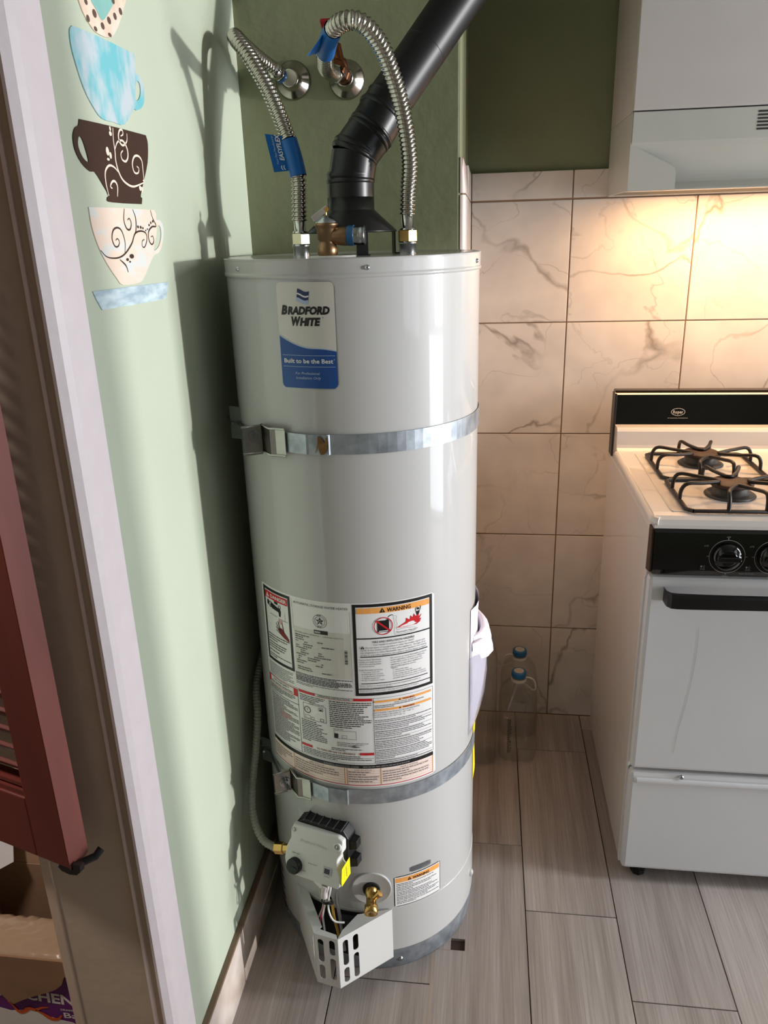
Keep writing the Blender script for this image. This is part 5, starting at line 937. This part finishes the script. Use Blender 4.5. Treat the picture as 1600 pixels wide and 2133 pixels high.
obj('badge_lettering', mbb, mat('badge_ink', (206, 196, 184), 0.4), badge)
# burners
for i, (bx0, by0) in enumerate(((0.535, -0.305), (0.538, -0.540), (0.937, -0.305), (0.937, -0.540))):
    br = obj('burner', MB().lathe((bx0, by0, CT-0.001), ZV, [(0.050, 0), (0.052, 0.003), (0.046, 0.007), (0.037, 0.009), (0.037, 0.022), (0.034, 0.024)], 36), mat('burner_head', (88, 84, 80), 0.45, 0.6, vary=0.3), rg)
    obj('burner_cap', MB().lathe((bx0, by0, CT+0.022), ZV, [(0.036, 0), (0.044, 0.002), (0.045, 0.005), (0.038, 0.009), (0.020, 0.0105), (0.004, 0.0108)], 36), M_rust, br)
# control panel with knobs
cp = obj('control_panel', sweep_x([(-0.655, 0.906), (-0.683, 0.906), (-0.688, 0.900), (-0.694, 0.822), (-0.690, 0.812), (-0.655, 0.806)], SX0+0.004, SX1-0.004), M_blkg, rg)
obj('panel_end', MB().prism([(-0.655, 0.906), (-0.684, 0.906), (-0.691, 0.815), (-0.655, 0.806)][::-1], (SX0-0.001, 0, 0), (0, 1, 0), (0, 0, 1), 0.006, 0.002), mat('panel_end_brown', (54, 36, 30), 0.4), cp)
pn_ = Vector((0, -0.997, 0.076)).normalized(); pu = Vector((0, 0.076, 0.997)).normalized(); M_dial = mat('dial_ink', (150, 146, 144), 0.5)
def cpp(x, z, off=0.0008): return Vector((x, -0.688 - (0.900-z)*0.0769, z)) + pn_*off
for i, kx in enumerate((0.5000, 0.5860, 0.8860, 0.9720)):
    kz = 0.853
    kn = obj('knob', MB().lathe(cpp(kx, kz), pn_, [(0.0275, 0), (0.0275, 0.006), (0.0240, 0.010), (0.0170, 0.0115), (0.0150, 0.013)], 32), M_blkg, cp)
    obj('knob_grip', MB().prism([(-0.020, -0.005), (0.020, -0.005), (0.0215, 0), (0.020, 0.005), (-0.020, 0.005), (-0.0215, 0)], cpp(kx, kz) + pn_*0.011, (1, 0, 0), pu, 0.014, 0.002), M_blkg, kn)
    V = []
    for k in range(48): a = 2*pi*k/48; V += [cpp(kx+0.0345*cos(a), kz+0.0345*sin(a)), cpp(kx+0.0335*cos(a), kz+0.0335*sin(a))]
    dm = MB().add(V, [(2*k, 2*((k+1) % 48), 2*((k+1) % 48)+1, 2*k+1) for k in range(48)])
    for t_, dx, dz_ in (('OFF', 0.0, 0.0385), ('LITE', -0.0405, 0.020), ('MED', -0.001, -0.0425)):
        V2, F2 = text2d(t_, 0.0045); dm.add([cpp(kx+dx+x, kz+dz_+y) for x, y in V2], F2)
    for dx, dz_, w, h in ((0, 0.036, 0.0007, 0.0025), (-0.0365, 0, 0.002, 0.0006), (0.0365, 0, 0.002, 0.0006), (0, -0.036, 0.0006, 0.002)): dm.add([cpp(kx+dx-w, kz+dz_-h), cpp(kx+dx+w, kz+dz_-h), cpp(kx+dx+w, kz+dz_+h), cpp(kx+dx-w, kz+dz_+h)], [(0, 1, 2, 3)])
    for q, (ox, oz) in enumerate(((-0.047, -0.0215), (-0.042, -0.0215), (-0.047, -0.0265), (-0.042, -0.0265))):
        V3 = [cpp(kx+ox+0.0020*cos(a*pi/5), kz+oz+0.0020*sin(a*pi/5)) for a in range(10)]
        if q == 0: dm.add(V3, [tuple(range(10))])
        else:
            V4 = [cpp(kx+ox+0.0015*cos(a*pi/5), kz+oz+0.0015*sin(a*pi/5)) for a in range(10)]; dm.add(V3+V4, [(a, (a+1) % 10, 10+(a+1) % 10, 10+a) for a in range(10)])
    if i == 0: V2, F2 = text2d('PUSH TO TURN', 0.003, 0.028); dm.add([cpp(kx+0.040+x, kz-0.036+y) for x, y in V2], F2)
    obj('dial_print', dm, M_dial, cp)
# oven door, handle, drawer, foot
od = obj('oven_door', MB().box((SX0+0.001, SYF, 0.330), (SX1-0.001, SYF+0.026, 0.803), 0.009), M_front, rg)
hx_ = [(0.388, -0.686), (0.392, -0.716), (0.420, -0.726), (0.52, -0.734), (0.736, -0.738), (0.952, -0.734), (1.052, -0.726), (1.080, -0.716), (1.084, -0.686)]
V = []; Fc = []
cl_ = spline([(x, y, 0) for x, y in hx_], 0.012); n = len(cl_)
for i, p in enumerate(cl_):
    w = abs((p.x-0.736)/0.348); z1_ = 0.7860 - 0.006*w**3; z0_ = 0.7590 - 0.010*w**3
    V += [(p.x, p.y-0.006, z0_+0.002), (p.x, p.y-0.006, z1_-0.003), (p.x, p.y-0.001, z1_), (p.x, p.y+0.008, z1_), (p.x, p.y+0.008, z0_), (p.x, p.y-0.001, z0_)]
for i in range(n-1):
    for j in range(6): Fc.append((6*i+j, 6*i+6+j, 6*i+6+(j+1) % 6, 6*i+(j+1) % 6))
Fc += [tuple(range(6))[::-1], tuple(6*(n-1)+j for j in range(6))]
obj('handle', MB().add(V, Fc), M_blk, od)
obj('drip_stain', MB().ribbon(spline([(0.4660, SYF-0.0003, 0.690), (0.4670, SYF-0.0003, 0.62), (0.4600, SYF-0.0003, 0.52), (0.4490, SYF-0.0003, 0.44), (0.4440, SYF-0.0003, 0.378)], 0.02), 0.0011, (0, -1, 0), 0.0002), mat('drip_stain', (198, 192, 182), 0.4), od)
dw = obj('drawer', MB().box((SX0+0.001, SYF+0.001, 0.045), (SX1-0.001, SYF+0.028, 0.320), 0.009), M_front, rg)
obj('drawer_lip', MB().box((SX0+0.012, SYF-0.004, 0.292), (SX1-0.012, SYF+0.008, 0.306), 0.005), M_front, dw)
obj('screw', MB().lathe((0.468, SYF+0.001, 0.3135), (0, -1, 0.4), [(0.005, 0), (0.005, 0.002), (0.002, 0.003)], 12), M_zinc, dw)
for fx in (0.405, 1.067):
    for fy in (-0.640, -0.13): obj('foot', MB().lathe((fx, fy, 0.0), ZV, [(0.016, 0), (0.018, 0.004), (0.018, 0.014), (0.010, 0.018), (0.008, 0.044)], 8, smooth=False), M_blk, rg)
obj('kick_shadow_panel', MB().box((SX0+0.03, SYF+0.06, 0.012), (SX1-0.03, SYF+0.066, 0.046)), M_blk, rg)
# grates: square frame with raised fingers
def grate(cx, cy, label):
    g_ = thing('burner_grate', label, 'grate', (cx, cy, CT), 'black wire grates on the cooktop'); hw, hd, zb_, zt_ = 0.1145, 0.1050, CT+0.0050, CT+0.040
    fr = [(cx-hw+0.012, cy-hd, zb_), (cx+hw-0.012, cy-hd, zb_), (cx+hw, cy-hd+0.012, zb_), (cx+hw, cy+hd-0.012, zb_), (cx+hw-0.012, cy+hd, zb_), (cx-hw+0.012, cy+hd, zb_), (cx-hw, cy+hd-0.012, zb_), (cx-hw, cy-hd+0.012, zb_), (cx-hw+0.012, cy-hd, zb_)]
    obj('frame', MB().tube(fr, 0.0044, 8), M_iron, g_)
    for ax, ay in ((1, 0), (-1, 0), (0, 1), (0, -1)):
        px_, py_ = -ay, ax; L_ = hw if ax else hd
        loop = []
        for d, s_, z in ((L_, -0.036, zb_), (L_-0.002, -0.036, zt_-0.012), (L_-0.014, -0.035, zt_), (L_*0.60, -0.024, zt_-0.002), (0.036, -0.008, zt_-0.004), (0.030, 0.0, zt_-0.004), (0.036, 0.008, zt_-0.004), (L_*0.60, 0.024, zt_-0.002), (L_-0.014, 0.035, zt_), (L_-0.002, 0.036, zt_-0.012), (L_, 0.036, zb_)):
            loop.append((cx + ax*d + px_*s_, cy + ay*d + py_*s_, z))
        obj('finger', MB().tube(spline(loop, 0.006), 0.0042, 7), M_iron, g_)
grate(0.535, -0.3390, 'black wire grate over the back left burner'); grate(0.538, -0.5560, 'black wire grate over the front left burner')
grate(0.937, -0.3390, 'black wire grate over the back right burner'); grate(0.937, -0.5560, 'black wire grate over the front right burner')

# ------------------------------------------------------------------ range hood and wall cabinet
M_cab = mat('white_cabinet_paint', (206, 200, 196), 0.4, vary=0.03, scale=20, bump=0.05)
M_hood = mat('hood_enamel', (198, 198, 190), 0.35, vary=0.04, scale=12)
CX0, CX1, CYF, HZ0, HZ1 = 0.317, 1.079, -0.310, 1.547, 1.700
cab = thing('wall_cabinet', 'white wall cabinet above the range hood', 'cabinet', ((CX0+CX1)/2, -0.15, HZ1))
obj('carcass', MB().box((CX0, CYF+0.019, HZ1+0.001), (CX1, -0.001, ZC), 0.001), M_cab, cab)
for a, b in ((CX0+0.001, (CX0+CX1)/2-0.0015), ((CX0+CX1)/2+0.0015, CX1-0.001)): obj('door', MB().box((a, CYF, HZ1+0.003), (b, CYF+0.0185, ZC-0.04), 0.002), M_cab, cab)
hd_ = thing('range_hood', 'pale enamelled range hood glowing warm underneath above the stove', 'range hood', ((CX0+CX1)/2, -0.155, HZ0))
obj('top_panel', MB().box((CX0+0.001, CYF+0.002, HZ1-0.004), (CX1-0.001, -0.001, HZ1)), M_hood, hd_)
obj('side_panel', MB().box((CX0, CYF+0.0015, HZ0), (CX0+0.003, -0.001, HZ1), 0.0005), M_hood, hd_); obj('side_panel', MB().box((CX1-0.003, CYF+0.0015, HZ0), (CX1, -0.001, HZ1), 0.0005), M_hood, hd_)
obj('back_panel', MB().box((CX0+0.003, -0.005, HZ0), (CX1-0.003, -0.001, HZ1-0.004)), M_hood, hd_)
ck = [(0, 0), (0.099, 0), (0.099, 0.034), (0.096, 0.042), (0.088, 0.048), (0.004, 0.090), (0, 0.096)]
obj('end_cheek', MB().prism(ck, (CX0, CYF, HZ0), (1, 0, 0), (0, 0, 1), -0.003), M_hood, hd_)
obj('end_cheek', MB().prism([(-x, z) for x, z in ck][::-1], (CX1, CYF, HZ0), (1, 0, 0), (0, 0, 1), -0.003), M_hood, hd_)
fpn = obj('front_panel', sweep_x([(CYF, HZ1), (CYF, HZ0+0.095), (CYF+0.004, HZ0+0.082), (CYF+0.030, HZ0+0.030), (CYF+0.034, HZ0+0.016), (CYF+0.010, HZ0+0.004), (CYF+0.006, HZ0), (CYF+0.012, HZ0), (CYF+0.016, HZ0+0.004), (CYF+0.040, HZ0+0.016), (CYF+0.036, HZ0+0.034), (CYF+0.008, HZ0+0.086), (CYF+0.004, HZ0+0.095), (CYF+0.004, HZ1)][::-1], CX0+0.003, CX1-0.003), M_hood, hd_)
for k in range(6): obj('vent_slot', MB().box((0.5700, CYF-0.0008, HZ1-0.0105-k*0.0066), (0.826, CYF+0.002, HZ1-0.0070-k*0.0066)), mat('vent_dark', (46, 42, 38), 0.7), fpn)
obj('bottom_lip', MB().box((CX0+0.003, CYF+0.004, HZ0-0.001), (CX1-0.003, CYF+0.045, HZ0+0.001)).box((CX0+0.003, -0.03, HZ0-0.001), (CX1-0.003, -0.004, HZ0+0.001)), M_hood, hd_)
obj('filter', MB().box((0.50, CYF+0.045, HZ0+0.001), (0.86, -0.235, HZ0+0.006)), mat('greasy_filter', (150, 128, 96), 0.5, 0.6, vary=0.5, scale=120, bump=0.5, bscale=200), hd_)
obj('under_pan', MB().box((CX0+0.004, CYF+0.045, HZ0+0.024), (CX1-0.004, -0.005, HZ0+0.026)), M_hood, hd_)
tube_ = obj('lamp_tube', MB().cyl((0.40, -0.145, HZ0+0.016), (1.00, -0.145, HZ0+0.016), 0.008, n=12), mat('lit_lamp_tube', (255, 214, 160), 0.4, emis=((255, 180, 100), 3.0)), hd_)
ld = bpy.data.lights.new('hood_lamp_light', 'AREA'); ld.energy = 5.6; ld.color = (1.0, 0.57, 0.26); ld.shape = 'RECTANGLE'; ld.size = 0.60; ld.size_y = 0.08
lo_ = bpy.data.objects.new('hood_lamp_light', ld); COL.objects.link(lo_); lo_.location = (0.70, -0.145, HZ0-0.003)

# ------------------------------------------------------------------ empty water jugs on the floor by the tiles
def plastic(name, rgb, rough=0.06):
    m = bpy.data.materials.new(name); m.use_nodes = True; N = m.node_tree.nodes; L = m.node_tree.links; b = N['Principled BSDF']
    b.inputs['Base Color'].default_value = lin(rgb); b.inputs['Roughness'].default_value = rough; b.inputs['IOR'].default_value = 1.45
    tr = N.new('ShaderNodeBsdfTransparent'); tr.inputs[0].default_value = (0.95, 0.95, 0.94, 1); gl = N.new('ShaderNodeBsdfGlossy'); gl.inputs['Roughness'].default_value = rough
    lw = N.new('ShaderNodeLayerWeight'); lw.inputs[0].default_value = 0.25; nz = N.new('ShaderNodeTexNoise'); nz.inputs['Scale'].default_value = 18; bp = N.new('ShaderNodeBump'); bp.inputs['Strength'].default_value = 0.25
    L.new(nz.outputs[0], bp.inputs['Height']); L.new(bp.outputs[0], gl.inputs['Normal']); L.new(bp.outputs[0], lw.inputs['Normal'])
    mx = N.new('ShaderNodeMixShader'); mr = N.new('ShaderNodeMapRange'); mr.inputs[3].default_value = 0.05; mr.inputs[4].default_value = 0.6; L.new(lw.outputs['Facing'], mr.inputs[0]); L.new(mr.outputs[0], mx.inputs[0])
    L.new(tr.outputs[0], mx.inputs[1]); L.new(gl.outputs[0], mx.inputs[2]); L.new(mx.outputs[0], N['Material Output'].inputs[0]); N.remove(b); return m
M_pet = plastic('clear_bottle_plastic', (230, 230, 226))
M_cap = mat('blue_bottle_cap', (30, 106, 160), 0.4, vary=0.08); M_hdl = mat('milky_handle', (206, 200, 190), 0.35)
def sq(r, rd, z, cx, cy, n=32):
    """rounded-square ring"""
    o = []
    for k in range(n):
        a = 2*pi*k/n; c_, s_ = cos(a), sin(a); e = 2.0/(2.0+4.0*(1-rd)); o.append((cx + r*math.copysign(abs(c_)**e, c_), cy + r*math.copysign(abs(s_)**e, s_), z))
    return o
def jug(cx, cy, label, hdir, H=0.283, k_=1.0):
    t = thing('water_jug', label, 'jug', (cx, cy, 0), 'clear plastic jugs by the tiled wall')
    e_ = H-0.262
    rings = [(0.046, 0.6, 0.001), (0.052, 0.5, 0.006), (0.0545, 0.4, 0.02), (0.0535, 0.4, 0.045), (0.0550, 0.4, 0.06), (0.0550, 0.4, 0.150+e_), (0.054, 0.5, 0.17+e_), (0.049, 0.7, 0.195+e_), (0.038, 0.9, 0.215+e_), (0.025, 1, 0.228+e_), (0.0185, 1, 0.233+e_), (0.0185, 1, H-0.018)]
    V = []; n = 32
    for r_, rd, z in rings: V += sq(r_*(k_ if r_ > 0.02 else 1), rd, z, cx, cy, n)
    Fc = [(i*n+k, i*n+(k+1) % n, (i+1)*n+(k+1) % n, (i+1)*n+k) for i in range(len(rings)-1) for k in range(n)] + [tuple(range(n))[::-1]]
    obj('bottle', MB().add(V, Fc, True), M_pet, t)
    cpo = obj('cap', MB().lathe((cx, cy, H-0.020), ZV, [(0.0205, 0), (0.0215, 0.002), (0.0212, 0.013), (0.0195, 0.016), (0.015, 0.0165)], 28), M_cap, t)
    obj('cap_disc', MB().lathe((cx, cy, H-0.0036), ZV, [(0.0145, 0), (0.0145, 0.0006), (0.013, 0.0008)], 24), mat('cap_disc', (196, 190, 182), 0.5, vary=0.2, scale=120), cpo)
    obj('neck_ring', MB().lathe((cx, cy, H-0.036), ZV, [(0.0195, 0), (0.0225, 0.002), (0.0225, 0.007), (0.0195, 0.010)], 28), M_hdl, t)
    h = Vector((hdir[0], hdir[1], 0)).normalized(); q = Vector((-h.y, h.x, 0)); b0 = Vector((cx, cy, H-0.030))
    obj('handle', MB().tube(spline([b0 + h*0.019 + VZ*0.008, b0 + h*0.034 + VZ*0.009, b0 + h*0.046 + VZ*0.000, b0 + h*0.050 - VZ*0.020, b0 + h*0.044 - VZ*0.029, b0 + h*0.030 - VZ*0.020, b0 + h*0.016 - VZ*0.012], 0.004), 0.0026, 7), M_hdl, t)
    return t
jug1 = jug(0.128, -0.205, 'clear plastic jug with a blue cap, nearest the stove in front', (1, -0.25)); jug(0.135, -0.082, 'clear plastic jug with a blue cap behind the front jug, against the tiles', (-1, -0.1)); jug(0.022, -0.235, 'tall clear plastic jug half hidden behind the water heater', (0.3, 0.95), 0.425, 0.8)
jl = MB()
for k in range(34):
    w = random.uniform(0.006, 0.013); jl.add([(0.128-0.030 + x, -0.205-0.0562, 0.150-k*0.0034 + z_) for x, z_ in ((0, 0), (w, 0), (w, 0.0016), (0, 0.0016))], [(0, 1, 2, 3)])
obj('bottle_print', jl, mat('dark_bottle_print', (30, 30, 34), 0.6), jug1, kind='stuff')
